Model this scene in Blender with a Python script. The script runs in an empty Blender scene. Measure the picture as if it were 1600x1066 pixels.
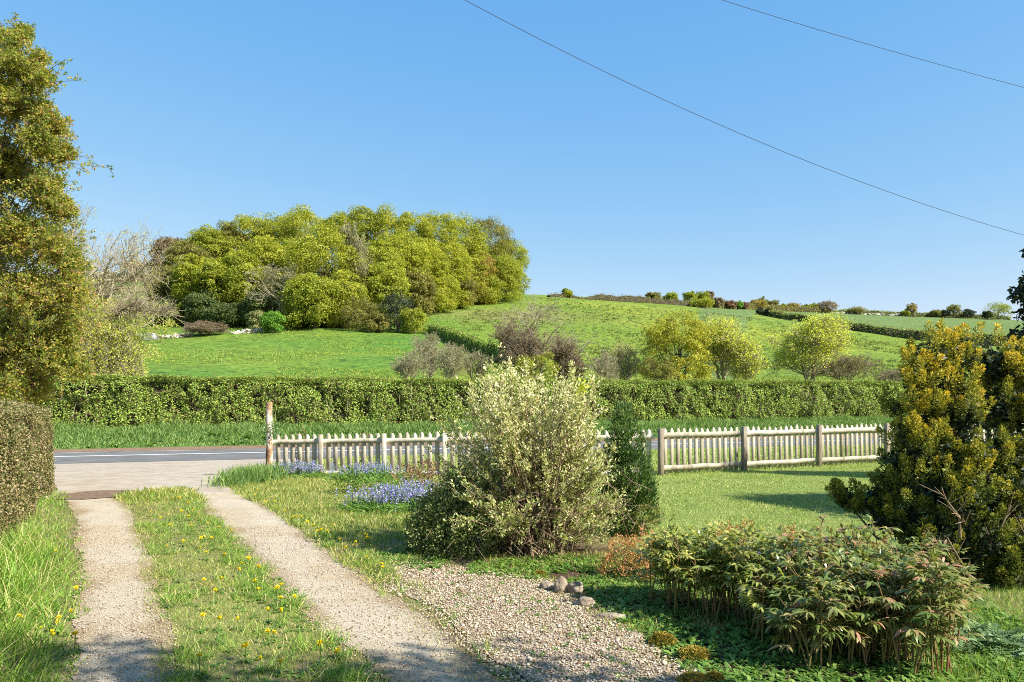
import bpy, math
import numpy as np
from mathutils import Vector

RNG = np.random.default_rng(11)
F, ZC, HY = 1200.0, 1.6, 620.0            # focal length in photo pixels, eye height, horizon row
sc = bpy.context.scene
COL = sc.collection
rad = math.radians
SUN_EL, SUN_AZ = rad(40), rad(118)        # azimuth clockwise from +Y (view direction)


# ------------------------------------------------------------------ numeric helpers
def nrm(a):
    return a / np.maximum(np.linalg.norm(a, axis=-1, keepdims=True), 1e-9)


def rdir(n, rng=RNG):
    return nrm(rng.normal(size=(n, 3)))


_LAT = np.random.default_rng(5).random((256, 256))


def vn(x, y):
    xi, yi = np.floor(x).astype(int), np.floor(y).astype(int)
    fx, fy = x - xi, y - yi
    fx, fy = fx * fx * (3 - 2 * fx), fy * fy * (3 - 2 * fy)
    a, b = _LAT[xi % 256, yi % 256], _LAT[(xi + 1) % 256, yi % 256]
    c, d = _LAT[xi % 256, (yi + 1) % 256], _LAT[(xi + 1) % 256, (yi + 1) % 256]
    return (a * (1 - fx) + b * fx) * (1 - fy) + (c * (1 - fx) + d * fx) * fy


def fbm(x, y, o=4):
    x, y = np.asarray(x, float), np.asarray(y, float)
    s, a, t = 0, 1, 0
    for i in range(o):
        s = s + a * vn(x * 2 ** i + 17.3 * i, y * 2 ** i + 9.1 * i)
        t += a
        a *= .5
    return s / t


def sstep(x):
    x = np.clip(x, 0, 1)
    return x * x * (3 - 2 * x)


# ------------------------------------------------------------------ terrain
T = rad(17.5)
ST, CT = math.sin(T), math.cos(T)


def road_d(X, Y):                         # distance beyond the near road edge
    return -(X + 15.2) * ST + (Y - 25.0) * CT


def road_pt(s, d):                        # along-road coordinate -> world
    return -15.2 + s * CT - d * ST, 25.0 + s * ST + d * CT


_D = np.array([-60, -16, -13.5, -10.5, -6, -2, 0, .05, 5.6, 6.0, 7.5, 9.4, 11, 15, 60])
_Z = np.array([0, 0, -.05, -.12, -.3, -.5, -.6, -.6, -.6, -.5, -.08, .15, .0, -.3, -.3])

_PX = np.array([-1600, -300, 0, 240, 450, 640, 740, 830, 1030, 1250, 1450, 1650, 2000, 3300])
_DE = np.array([40, 50, 70, 100, 150, 200, 250, 330, 450, 700, 1500])
_YT = np.array([
    # 40   50   70   100  150  200  250  330  450  700  1500
    [650, 640, 600, 560, 525, 495, 465, 445, 440, 470, 620],
    [650, 640, 600, 560, 525, 495, 465, 445, 440, 470, 620],
    [650, 640, 600, 560, 525, 495, 460, 438, 428, 460, 620],
    [650, 640, 602, 559, 521, 490, 455, 433, 424, 460, 620],
    [650, 640, 602, 560, 516, 480, 452, 440, 440, 470, 620],
    [650, 640, 602, 562, 518, 482, 464, 455, 458, 480, 620],
    [650, 640, 603, 570, 527, 488, 464, 458, 462, 482, 620],
    [650, 640, 604, 576, 535, 494, 463, 458, 470, 490, 620],
    [650, 640, 606, 582, 545, 506, 479, 472, 478, 495, 620],
    [650, 640, 608, 586, 555, 528, 508, 494, 487, 500, 620],
    [650, 640, 608, 590, 567, 549, 535, 510, 495, 507, 620],
    [650, 640, 608, 592, 573, 556, 541, 516, 502, 512, 620],
    [650, 640, 608, 592, 575, 560, 545, 525, 510, 520, 620],
    [650, 640, 608, 592, 575, 560, 545, 525, 510, 520, 620]], float)
_px = np.arange(-1600, 3301, 20.0)
_ld = np.linspace(math.log(40), math.log(1500), 160)
_tmp = np.array([np.interp(_ld, np.log(_DE), r) for r in _YT])
_TAB = np.array([np.interp(_px, _PX, _tmp[:, j]) for j in range(len(_ld))]).T
for _ in range(3):
    q = np.pad(_TAB, ((3, 3), (0, 0)), mode='edge')
    _TAB = sum(q[i:i + _TAB.shape[0]] for i in range(7)) / 7
    q = np.pad(_TAB, ((0, 0), (1, 1)), mode='edge')
    _TAB = (q[:, :-2] + q[:, 1:-1] + q[:, 2:]) / 3


def hill(X, Y):
    Yc = np.maximum(Y, 20.0)
    u = np.clip((X / Yc * F + 800 + 1600) / 20, 0, len(_px) - 1.001)
    v = np.clip((np.log(np.clip(Yc, 40, 1499)) - _ld[0]) / (_ld[1] - _ld[0]), 0, len(_ld) - 1.001)
    i, j = u.astype(int), v.astype(int)
    a, b = u - i, v - j
    y = (_TAB[i, j] * (1 - a) + _TAB[i + 1, j] * a) * (1 - b) + (_TAB[i, j + 1] * (1 - a) + _TAB[i + 1, j + 1] * a) * b
    return ZC + (HY - y) / F * Yc


def gz(X, Y):
    X, Y = np.asarray(X, float), np.asarray(Y, float)
    d = road_d(X, Y)
    z = np.interp(d, _D, _Z) + np.where(d < 0, .009 * np.clip(X - 3, 0, 12) * sstep(-d / 8), 0)
    w = sstep((d - 11) / 14)
    return z * (1 - w) + hill(X, Y) * w


def ground_y(px, py):                     # depth at which the ray through a photo pixel meets the garden ground
    z = 0.0
    for _ in range(12):
        Y = (ZC - z) * F / (py - HY)
        z = float(gz((px - 800) / F * Y, Y))
    return Y


def W(px, py, Y):
    return np.array([(px - 800) / F * Y, Y, ZC + (HY - py) / F * Y])


# ------------------------------------------------------------------ mesh collector
class G:
    def __init__(s):
        s.v, s.q, s.t, s.rq, s.rt, s.n = [], [], [], [], [], 0

    def add(s, V, quads=None, tris=None, r=0.5):
        V = np.asarray(V, float).reshape(-1, 3)
        if quads is not None and len(quads):
            quads = np.asarray(quads, int)
            s.q.append(quads + s.n)
            s.rq.append(np.broadcast_to(np.asarray(r, float), (len(quads),)))
        if tris is not None and len(tris):
            tris = np.asarray(tris, int)
            s.t.append(tris + s.n)
            s.rt.append(np.broadcast_to(np.asarray(r, float), (len(tris),)))
        s.v.append(V)
        s.n += len(V)

    def mesh(s, name, mats, smooth=False):
        V = np.concatenate(s.v)
        q = np.concatenate(s.q) if s.q else np.zeros((0, 4), int)
        t = np.concatenate(s.t) if s.t else np.zeros((0, 3), int)
        r = np.concatenate(s.rq + s.rt)
        me = bpy.data.meshes.new(name)
        me.vertices.add(len(V))
        me.vertices.foreach_set('co', V.astype(np.float32).ravel())
        lp = np.concatenate([q.ravel(), t.ravel()])
        me.loops.add(len(lp))
        me.loops.foreach_set('vertex_index', lp.astype(np.int32))
        npoly = len(q) + len(t)
        me.polygons.add(npoly)
        ls = np.concatenate([np.arange(len(q)) * 4, len(q) * 4 + np.arange(len(t)) * 3])
        me.polygons.foreach_set('loop_start', ls.astype(np.int32))
        if smooth:
            me.polygons.foreach_set('use_smooth', np.ones(npoly, bool))
        me.update(calc_edges=True)
        a = me.attributes.new('rnd', 'FLOAT', 'FACE')
        a.data.foreach_set('value', r.astype(np.float32))
        for m in (mats if isinstance(mats, (list, tuple)) else [mats]):
            me.materials.append(m)
        return me

    def obj(s, name, mats, parent=None, smooth=False, loc=None):
        o = bpy.data.objects.new(name, s.mesh(name, mats, smooth))
        COL.objects.link(o)
        if parent is not None:
            o.parent = parent
        if loc is not None:
            o.location = loc
        return o


def tag(o, label=None, cat=None, group=None, kind=None):
    if label:
        o['label'] = label
    if cat:
        o['category'] = cat
    if group:
        o['group'] = group
    if kind:
        o['kind'] = kind
    return o


def thing(name, label, cat, loc, group=None):
    o = bpy.data.objects.new(name, None)
    o.empty_display_size = .2
    COL.objects.link(o)
    o.location = loc
    return tag(o, label, cat, group)


def ribbon(g, C, D, S, L, Wd, prof, bend, r):
    N, K = len(C), len(prof)
    t = np.linspace(0, 1, K)
    cen = C[:, None] + D[:, None] * (L[:, None] * t)[..., None] + bend[:, None] * (L[:, None] * t * t)[..., None]
    off = S[:, None] * (Wd[:, None] * np.array(prof) / 2)[..., None]
    V = np.stack([cen - off, cen + off], axis=2).reshape(-1, 3)
    b = (np.arange(N) * K * 2)[:, None] + (np.arange(K - 1) * 2)[None]
    b = b.ravel()
    g.add(V, quads=np.stack([b, b + 1, b + 3, b + 2], 1), r=np.repeat(r, K - 1))


def diamond(g, C, D, S, L, Wd, r, sag=0.0):
    N = len(C)
    up = np.cross(D, S)
    m = C + D * (L * .5)[:, None] + up * (L * sag)[:, None]
    V = np.stack([C, m + S * (Wd * .5)[:, None], C + D * L[:, None], m - S * (Wd * .5)[:, None]], 1)
    b = np.arange(N) * 4
    g.add(V, quads=np.stack([b, b + 1, b + 2, b + 3], 1), r=r)


def blade(g, C, D, S, L, Wd, r):
    N = len(C)
    V = np.stack([C - S * (Wd * .5)[:, None], C + S * (Wd * .5)[:, None], C + D * L[:, None]], 1)
    b = np.arange(N) * 3
    g.add(V, tris=np.stack([b, b + 1, b + 2], 1), r=r)


def leaves(g, C, Dm, jit, L, Wd, r, rng=RNG, sag=.12):
    """leaf faces at C pointing along Dm with jitter"""
    D = nrm(Dm + jit * rng.normal(size=C.shape))
    S = nrm(np.cross(D, rdir(len(C), rng)))
    diamond(g, C, D, S, L, Wd, r, sag)


def leaves_face(g, C, N, jit, L, Wd, r, rng=RNG, sag=.1):
    """leaf faces at C whose flat side looks along N with jitter"""
    N = nrm(N + jit * rng.normal(size=C.shape))
    S = nrm(np.cross(N, rdir(len(C), rng)))
    diamond(g, C, np.cross(S, N), S, L, Wd, r, sag)


def segs(g, A, B, ra, rb, n=3, r=.5):
    """tapered straight tubes"""
    N = len(A)
    D = nrm(B - A)
    h = np.where(np.abs(D[:, 2:3]) > .9, np.array([[1., 0, 0]]), np.array([[0, 0, 1.]]))
    U = nrm(np.cross(D, h))
    Vv = np.cross(D, U)
    an = np.arange(n) * 2 * math.pi / n
    ring = U[:, None] * np.cos(an)[None, :, None] + Vv[:, None] * np.sin(an)[None, :, None]
    V = np.concatenate([A[:, None] + ring * ra[:, None, None], B[:, None] + ring * rb[:, None, None]], 1)
    base = (np.arange(N) * 2 * n)[:, None]
    i = np.arange(n)[None]
    j = (i + 1) % n
    q = np.stack([base + i, base + j, base + n + j, base + n + i], -1).reshape(-1, 4)
    rr = np.broadcast_to(np.asarray(r, float), (N,))
    g.add(V.reshape(-1, 3), quads=q, r=np.repeat(rr, n))


def tube(g, pts, rads, n=7, r=.5):
    pts = np.asarray(pts, float)
    M = len(pts)
    tan = nrm(np.gradient(pts, axis=0))
    h = np.array([1., 0, 0]) if abs(tan[0, 2]) > .8 else np.array([0, 0, 1.])
    U = nrm(np.cross(tan, h[None]))
    Vv = np.cross(tan, U)
    an = np.arange(n) * 2 * math.pi / n
    ring = U[:, None] * np.cos(an)[None, :, None] + Vv[:, None] * np.sin(an)[None, :, None]
    V = pts[:, None] + ring * np.asarray(rads)[:, None, None]
    q = []
    for k in range(M - 1):
        for i in range(n):
            j = (i + 1) % n
            q.append((k * n + i, k * n + j, (k + 1) * n + j, (k + 1) * n + i))
    g.add(V.reshape(-1, 3), quads=q, r=r)
    c = len(pts) * n
    g.add(np.concatenate([V[-1], pts[-1:]]), tris=[(i, (i + 1) % n, n) for i in range(n)], r=r)


def box(g, c, sx, sy, sz, ax=(1, 0, 0), r=.5, top=None, bev=.004):
    """box centred at c; ax = horizontal direction of its x side; bevelled vertical and horizontal edges lightly"""
    ax = nrm(np.array(ax, float))
    ay = nrm(np.cross([0, 0, 1.], ax))
    az = np.cross(ax, ay)
    c = np.array(c, float)
    P = []
    b = min(bev, sx / 3, sy / 3)
    lay = [(-sz / 2, 0), (sz / 2 - b, 0), (sz / 2, b)]
    for z, ins in lay:
        hx, hy = sx / 2 - ins, sy / 2 - ins
        for x, y in ((-hx + b, -hy), (hx - b, -hy), (hx, -hy + b), (hx, hy - b), (hx - b, hy), (-hx + b, hy), (-hx, hy - b), (-hx, -hy + b)):
            P.append(c + ax * x + ay * y + az * z)
    q = []
    for k in range(2):
        for i in range(8):
            j = (i + 1) % 8
            q.append((k * 8 + i, k * 8 + j, k * 8 + 8 + j, k * 8 + 8 + i))
    o = 16
    q += [(o, o + 1, o + 2, o + 3), (o, o + 3, o + 4, o + 7), (o + 4, o + 5, o + 6, o + 7)]
    q += [(3, 2, 1, 0), (7, 4, 3, 0), (7, 6, 5, 4)]
    g.add(P, quads=q, r=r)


# ------------------------------------------------------------------ materials
def newmat(name):
    m = bpy.data.materials.new(name)
    m.use_nodes = True
    nt = m.node_tree
    nt.nodes.clear()
    return m, nt, nt.nodes.new('ShaderNodeOutputMaterial')


def ramp(nt, stops, fac):
    n = nt.nodes.new('ShaderNodeValToRGB')
    el = n.color_ramp.elements
    while len(el) > 1:
        el.remove(el[-1])
    for i, (p, c) in enumerate(stops):
        e = el[0] if i == 0 else el.new(p)
        e.position = p
        e.color = (*c, 1)
    nt.links.new(fac, n.inputs[0])
    return n.outputs[0]


def leafmat(name, stops, trans=.35, rough=.55, spec=.3, patch=.25, scale=1.5, tcol=1.3, gain=1.25):
    """foliage: colour per leaf from the face attribute, large soft patches of hue, some light let through"""
    m, nt, out = newmat(name)
    at = nt.nodes.new('ShaderNodeAttribute')
    at.attribute_name = 'rnd'
    tc = nt.nodes.new('ShaderNodeTexCoord')
    no = nt.nodes.new('ShaderNodeTexNoise')
    no.inputs['Scale'].default_value = scale
    no.inputs['Detail'].default_value = 2
    nt.links.new(tc.outputs['Object'], no.inputs['Vector'])
    ma = nt.nodes.new('ShaderNodeMath')
    ma.operation = 'MULTIPLY_ADD'
    ma.inputs[1].default_value = patch * 2
    nt.links.new(no.outputs['Fac'], ma.inputs[0])
    mb = nt.nodes.new('ShaderNodeMath')
    mb.operation = 'SUBTRACT'
    mb.inputs[1].default_value = patch
    nt.links.new(at.outputs['Fac'], mb.inputs[0])
    nt.links.new(mb.outputs[0], ma.inputs[2])
    c = ramp(nt, [(a_, tuple(min(.9, v * gain) for v in b_)) for a_, b_ in stops], ma.outputs[0])
    p = nt.nodes.new('ShaderNodeBsdfPrincipled')
    p.inputs['Roughness'].default_value = rough
    p.inputs['Specular IOR Level'].default_value = spec
    nt.links.new(c, p.inputs['Base Color'])
    if trans:
        tr = nt.nodes.new('ShaderNodeBsdfTranslucent')
        mu = nt.nodes.new('ShaderNodeMix')
        mu.data_type = 'RGBA'
        mu.blend_type = 'MULTIPLY'
        mu.inputs[0].default_value = 1
        nt.links.new(c, mu.inputs[6])
        mu.inputs[7].default_value = (tcol, tcol * 1.05, tcol * .5, 1)
        nt.links.new(mu.outputs[2], tr.inputs[0])
        mx = nt.nodes.new('ShaderNodeMixShader')
        mx.inputs[0].default_value = trans
        nt.links.new(p.outputs[0], mx.inputs[1])
        nt.links.new(tr.outputs[0], mx.inputs[2])
        nt.links.new(mx.outputs[0], out.inputs[0])
    else:
        nt.links.new(p.outputs[0], out.inputs[0])
    return m


def surf(name, stops, scale=8, detail=6, rough=.85, bump=.4, bscale=None, stretch=(1, 1, 1), attr=None, spots=None, dist=.02, spec=.25, rndmix=0):
    """noise-driven opaque surface"""
    m, nt, out = newmat(name)
    tc = nt.nodes.new('ShaderNodeTexCoord')
    mp = nt.nodes.new('ShaderNodeMapping')
    mp.inputs['Scale'].default_value = stretch
    nt.links.new(tc.outputs['Object'], mp.inputs[0])
    no = nt.nodes.new('ShaderNodeTexNoise')
    no.inputs['Scale'].default_value = scale
    no.inputs['Detail'].default_value = detail
    no.inputs['Roughness'].default_value = .65
    nt.links.new(mp.outputs[0], no.inputs['Vector'])
    fac = no.outputs['Fac']
    if rndmix:
        at = nt.nodes.new('ShaderNodeAttribute')
        at.attribute_name = 'rnd'
        mm = nt.nodes.new('ShaderNodeMath')
        mm.operation = 'MULTIPLY_ADD'
        mm.inputs[1].default_value = rndmix
        nt.links.new(at.outputs['Fac'], mm.inputs[0])
        m2 = nt.nodes.new('ShaderNodeMath')
        m2.operation = 'SUBTRACT'
        m2.inputs[1].default_value = rndmix / 2
        nt.links.new(fac, m2.inputs[0])
        nt.links.new(m2.outputs[0], mm.inputs[2])
        fac = mm.outputs[0]
    c = ramp(nt, stops, fac)
    if attr:
        a = nt.nodes.new('ShaderNodeAttribute')
        a.attribute_name = attr
        mu = nt.nodes.new('ShaderNodeMix')
        mu.data_type = 'RGBA'
        mu.blend_type = 'MULTIPLY'
        mu.inputs[0].default_value = 1
        nt.links.new(c, mu.inputs[6])
        nt.links.new(a.outputs['Color'], mu.inputs[7])
        c = mu.outputs[2]
    if spots:
        sscale, lo, hi, colr = spots
        n2 = nt.nodes.new('ShaderNodeTexNoise')
        n2.inputs['Scale'].default_value = sscale
        n2.inputs['Detail'].default_value = 3
        nt.links.new(mp.outputs[0], n2.inputs['Vector'])
        f2 = ramp(nt, [(lo, (0, 0, 0)), (hi, (1, 1, 1))], n2.outputs['Fac'])
        mu = nt.nodes.new('ShaderNodeMix')
        mu.data_type = 'RGBA'
        nt.links.new(f2, mu.inputs[0])
        nt.links.new(c, mu.inputs[6])
        mu.inputs[7].default_value = (*colr, 1)
        c = mu.outputs[2]
    p = nt.nodes.new('ShaderNodeBsdfPrincipled')
    p.inputs['Roughness'].default_value = rough
    p.inputs['Specular IOR Level'].default_value = spec
    nt.links.new(c, p.inputs['Base Color'])
    if bump:
        nb = nt.nodes.new('ShaderNodeTexNoise')
        nb.inputs['Scale'].default_value = bscale or scale * 4
        nb.inputs['Detail'].default_value = 5
        nt.links.new(mp.outputs[0], nb.inputs['Vector'])
        bp = nt.nodes.new('ShaderNodeBump')
        bp.inputs['Strength'].default_value = bump
        bp.inputs['Distance'].default_value = dist
        nt.links.new(nb.outputs['Fac'], bp.inputs['Height'])
        nt.links.new(bp.outputs[0], p.inputs['Normal'])
    nt.links.new(p.outputs[0], out.inputs[0])
    return m


M = {}
M['field'] = surf('field_grass', [(.3, (.55, .62, .5)), (.5, (1, 1, 1)), (.7, (1.35, 1.28, 1.45))], scale=.8, detail=10, bump=1.0, bscale=1.3, attr='tint', dist=.5, spec=.1,
                  spots=(.7, .585, .65, (.05, .085, .018)))
M['garden'] = surf('garden_turf', [(.3, (.7, .65, .6)), (.5, (1, 1, 1)), (.7, (1.25, 1.2, 1.1))], scale=9, detail=8, bump=.7, bscale=40, attr='tint', dist=.02, spec=.1)
M['verge'] = surf('verge_turf', [(.3, (.05, .09, .02)), (.55, (.085, .16, .035)), (.75, (.15, .17, .06))], scale=3, bump=.8, bscale=25, dist=.05, spec=.1)
M['drive'] = surf('drive_gravel', [(.2, (.19, .14, .085)), (.38, (.45, .37, .25)), (.55, (.57, .485, .355)), (.75, (.70, .625, .49))], scale=85, detail=9, bump=1.2, bscale=150, dist=.014, attr='tint')
M['apron'] = surf('drive_apron', [(.2, (.24, .19, .14)), (.42, (.35, .295, .225)), (.58, (.41, .35, .275)), (.8, (.47, .415, .34))], scale=3.5, detail=14, bump=.5, bscale=90, dist=.01, attr='tint')
M['gravel_base'] = surf('stony_soil', [(.25, (.16, .11, .07)), (.5, (.33, .26, .18)), (.75, (.48, .40, .30))], scale=40, detail=8, bump=1, bscale=90, dist=.015)
M['soil'] = surf('bare_soil', [(.3, (.13, .08, .05)), (.6, (.22, .15, .095)), (.8, (.32, .24, .16))], scale=14, bump=.8, bscale=60)
M['asphalt'] = surf('road_asphalt', [(.3, (.10, .098, .094)), (.45, (.14, .137, .131)), (.6, (.165, .16, .152)), (.75, (.20, .195, .184))], scale=1.2, detail=14, bump=.3, bscale=120, dist=.006, rough=.9, spec=.15)
M['paint'] = surf('road_paint', [(.3, (.5, .5, .48)), (.5, (.78, .78, .76)), (.8, (.84, .84, .82))], scale=12, detail=8, bump=0, rough=.6)
M['pebble'] = surf('pebbles', [(.1, (.16, .10, .055)), (.35, (.38, .27, .165)), (.6, (.53, .415, .275)), (.9, (.64, .545, .405))], scale=30, bump=.3, rndmix=1.1)
M['rock'] = surf('field_stone', [(.25, (.10, .075, .05)), (.45, (.26, .205, .145)), (.7, (.42, .35, .265))], scale=12, bump=1.0, bscale=35, dist=.02, spots=(7, .60, .68, (.26, .15, .03)))
M['wall_stone'] = surf('dry_stone', [(.25, (.22, .19, .15)), (.5, (.46, .42, .34)), (.75, (.6, .56, .48))], scale=2.5, bump=.5, rndmix=.5)
M['metal_pen'] = surf('galvanised', [(.3, (.28, .28, .29)), (.7, (.5, .5, .51))], scale=3, bump=0, rough=.5)
M['picket'] = surf('weathered_picket', [(.2, (.22, .185, .125)), (.42, (.40, .355, .265)), (.65, (.50, .455, .355)), (.85, (.57, .525, .425))], scale=7, detail=8, stretch=(1, 1, .25), bump=.4, bscale=60, rndmix=.3, spots=(5, .64, .74, (.16, .16, .07)))
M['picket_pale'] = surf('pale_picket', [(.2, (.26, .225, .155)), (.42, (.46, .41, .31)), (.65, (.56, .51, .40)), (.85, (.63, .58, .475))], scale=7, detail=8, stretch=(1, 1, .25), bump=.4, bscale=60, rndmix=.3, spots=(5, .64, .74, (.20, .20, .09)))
M['post'] = surf('weathered_post', [(.2, (.10, .08, .055)), (.5, (.22, .18, .13)), (.8, (.36, .31, .23))], scale=9, detail=8, stretch=(1, 1, .2), bump=.6, bscale=50, rndmix=.3)
M['gatepost'] = surf('flaking_paint', [(.30, (.09, .055, .035)), (.42, (.24, .13, .065)), (.49, (.38, .24, .13)), (.54, (.58, .52, .42)), (.7, (.66, .61, .52))], scale=5, detail=6, bump=.7, bscale=25, stretch=(1, 1, .55))
M['bark'] = surf('bark', [(.25, (.05, .042, .032)), (.5, (.115, .095, .072)), (.8, (.19, .165, .13))], scale=4, bump=.6)
M['twig'] = surf('grey_twigs', [(.25, (.20, .175, .105)), (.5, (.32, .285, .18)), (.8, (.43, .39, .27))], scale=2, bump=0)
M['ash'] = surf('ash_twigs', [(.25, (.23, .19, .115)), (.5, (.36, .30, .19)), (.8, (.46, .40, .27))], scale=2, bump=0)
M['twig_brown'] = surf('brown_twigs', [(.25, (.13, .10, .065)), (.5, (.22, .17, .115)), (.8, (.30, .245, .17))], scale=2, bump=0)
M['stem'] = surf('shrub_stems', [(.25, (.12, .08, .045)), (.5, (.24, .17, .10)), (.8, (.36, .28, .18))], scale=12, bump=.3)
M['wire'] = surf('cable_black', [(.3, (.015, .015, .017)), (.7, (.03, .03, .032))], scale=5, bump=0, rough=.5)
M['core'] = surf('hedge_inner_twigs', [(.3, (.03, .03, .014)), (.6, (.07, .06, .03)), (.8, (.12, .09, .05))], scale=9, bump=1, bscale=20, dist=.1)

GREEN = lambda a, b, c: [(.1, a), (.5, b), (.9, c)]
M['hedge'] = leafmat('hawthorn_leaf', [(.0, (.14, .09, .045)), (.12, (.10, .085, .03)), (.22, (.06, .11, .018)), (.5, (.13, .20, .03)), (.95, (.28, .32, .07))], scale=.9, patch=.42, gain=1.75, spec=.3, rough=.5)
M['hedge_top'] = leafmat('hawthorn_new_leaf', GREEN((.08, .12, .02), (.17, .21, .035), (.28, .28, .06)), scale=.8)
M['clip'] = leafmat('clipped_hedge_leaf', [(.05, (.05, .07, .018)), (.3, (.11, .13, .03)), (.55, (.21, .19, .06)), (.75, (.30, .23, .11)), (.95, (.40, .30, .18))], scale=2.2, trans=.2, patch=.35, gain=1.05)
M['golden'] = leafmat('beech_golden', GREEN((.11, .135, .013), (.225, .24, .02), (.35, .335, .03)), scale=.22, patch=.26, gain=1.45)
M['green'] = leafmat('beech_green', GREEN((.10, .13, .013), (.205, .23, .02), (.32, .32, .03)), scale=.22, patch=.24, gain=1.4)
M['bright'] = leafmat('fresh_green', GREEN((.06, .15, .015), (.12, .25, .025), (.19, .32, .04)), scale=.4)
M['olive'] = leafmat('olive_leaf', GREEN((.09, .095, .022), (.18, .17, .035), (.27, .24, .055)), scale=.25)
M['browngold'] = leafmat('bronze_leaf', GREEN((.13, .095, .025), (.25, .195, .035), (.36, .28, .055)), scale=.25)
M['brown'] = leafmat('brown_budding_leaf', GREEN((.10, .07, .042), (.19, .14, .08), (.27, .21, .12)), scale=.25)
M['greyleaf'] = leafmat('pale_budding_leaf', GREEN((.13, .145, .05), (.22, .23, .085), (.32, .32, .14)), scale=.25)
M['dark'] = leafmat('dark_evergreen', GREEN((.012, .022, .009), (.03, .045, .018), (.06, .075, .03)), scale=.5, trans=.1)
M['wood_shade'] = leafmat('painted_shade_leaf', GREEN((.03, .05, .014), (.07, .10, .022), (.13, .16, .035)), scale=.4, trans=.2)  # dark leaf colour standing in for the shade under the wood
M['willow'] = leafmat('willow_leaf', GREEN((.21, .24, .03), (.35, .37, .055), (.48, .47, .10)), scale=.4, trans=.5, gain=1.7)
M['amber'] = leafmat('amber_leaf', GREEN((.14, .15, .016), (.27, .265, .025), (.40, .36, .045)), scale=.4, gain=1.4)
M['maple'] = leafmat('spring_maple_leaf', [(.0, (.05, .085, .015)), (.3, (.12, .165, .024)), (.55, (.235, .24, .032)), (.78, (.35, .28, .055)), (.95, (.44, .20, .12))], scale=.9, patch=.2, gain=1.42, trans=.45)
M['varieg'] = leafmat('cream_variegated_leaf', [(.05, (.11, .16, .03)), (.25, (.24, .29, .07)), (.5, (.50, .48, .21)), (.9, (.74, .68, .44))], scale=2.5, patch=.12, tcol=1.05)
M['euonymus'] = leafmat('small_variegated_leaf', [(.05, (.035, .065, .016)), (.45, (.10, .14, .035)), (.7, (.24, .26, .085)), (.92, (.50, .48, .24))], scale=4, patch=.1, trans=.25)
M['yew'] = leafmat('dark_conifer_spray', GREEN((.025, .06, .015), (.06, .12, .024), (.13, .19, .04)), scale=3, trans=.15)
M['gold_con'] = leafmat('golden_conifer_spray', [(.0, (.04, .06, .012)), (.3, (.11, .135, .022)), (.56, (.25, .245, .032)), (.80, (.47, .365, .04)), (1, (.60, .41, .06))], scale=2, trans=.25, patch=.08, gain=1.3)
M['spirea'] = leafmat('orange_spirea_leaf', [(.05, (.10, .14, .03)), (.35, (.24, .20, .06)), (.65, (.46, .22, .08)), (.95, (.58, .28, .14))], scale=5, trans=.3)
M['redshrub'] = leafmat('red_brown_leaf', GREEN((.09, .05, .03), (.20, .11, .06), (.30, .18, .10)), scale=5, trans=.2)
M['peony'] = leafmat('peony_leaf', [(.05, (.055, .095, .02)), (.4, (.15, .19, .045)), (.68, (.25, .22, .08)), (.97, (.36, .16, .11))], scale=3, trans=.3, spec=.55, rough=.36, gain=1.35)
M['peony_g'] = leafmat('peony_leaf_green', [(.05, (.08, .12, .02)), (.5, (.21, .23, .045)), (.95, (.38, .34, .11))], scale=3, trans=.35, spec=.6, rough=.34, gain=1.45)
M['peony_stem'] = surf('peony_stem', [(.3, (.15, .16, .035)), (.5, (.20, .15, .05)), (.75, (.27, .08, .07))], scale=3, bump=0, rough=.5)
M['lawn'] = leafmat('lawn_blade', GREEN((.13, .21, .035), (.27, .35, .08), (.48, .45, .19)), scale=1.3, patch=.36, trans=.3)
M['straw'] = leafmat('dry_straw', GREEN((.17, .10, .055), (.36, .26, .14), (.52, .42, .25)), scale=3, trans=.1, gain=1.0)
M['meadow'] = leafmat('long_grass_blade', [(.05, (.07, .15, .018)), (.45, (.16, .29, .035)), (.75, (.27, .37, .06)), (.95, (.48, .42, .19))], scale=1.2, patch=.15, trans=.35)
M['strip'] = leafmat('strip_grass_blade', [(.05, (.08, .15, .02)), (.4, (.18, .25, .035)), (.7, (.34, .33, .085)), (.95, (.50, .41, .19))], scale=2.5, patch=.22, trans=.3)
M['bank'] = leafmat('bank_grass_blade', GREEN((.055, .12, .025), (.135, .23, .05), (.27, .34, .11)), scale=.7, patch=.3, trans=.3)
M['pasture'] = leafmat('pasture_blade', GREEN((.09, .15, .02), (.19, .26, .035), (.33, .34, .07)), scale=.06, patch=.2, trans=.3)
M['tussock'] = leafmat('tussock_blade', GREEN((.04, .06, .012), (.08, .105, .02), (.15, .16, .035)), scale=.3, trans=.15)
M['weed'] = leafmat('weed_leaf', GREEN((.045, .10, .016), (.10, .19, .03), (.20, .29, .06)), scale=3, trans=.3)
M['cover'] = leafmat('ground_cover_leaf', GREEN((.05, .11, .018), (.11, .20, .03), (.20, .30, .06)), scale=3, trans=.3)
M['glaucous'] = leafmat('grey_green_leaf', GREEN((.06, .11, .04), (.13, .21, .09), (.23, .31, .16)), scale=3, trans=.25)
M['moss'] = leafmat('yellow_moss', GREEN((.12, .10, .015), (.26, .20, .03), (.42, .30, .05)), scale=6, trans=.1)
M['blue'] = leafmat('bluebell_flower', GREEN((.20, .17, .52), (.34, .29, .72), (.54, .48, .86)), scale=6, trans=.3, tcol=1.0)
M['bluestem'] = leafmat('bluebell_leaf', GREEN((.05, .12, .02), (.12, .23, .035), (.22, .33, .06)), scale=4, trans=.3)
M['yellow'] = leafmat('dandelion_petal', GREEN((.70, .52, .01), (.80, .66, .015), (.86, .76, .04)), scale=8, trans=.1, gain=1.0)

# ------------------------------------------------------------------ edges of the drive (photo rows turned into ground positions)


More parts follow.
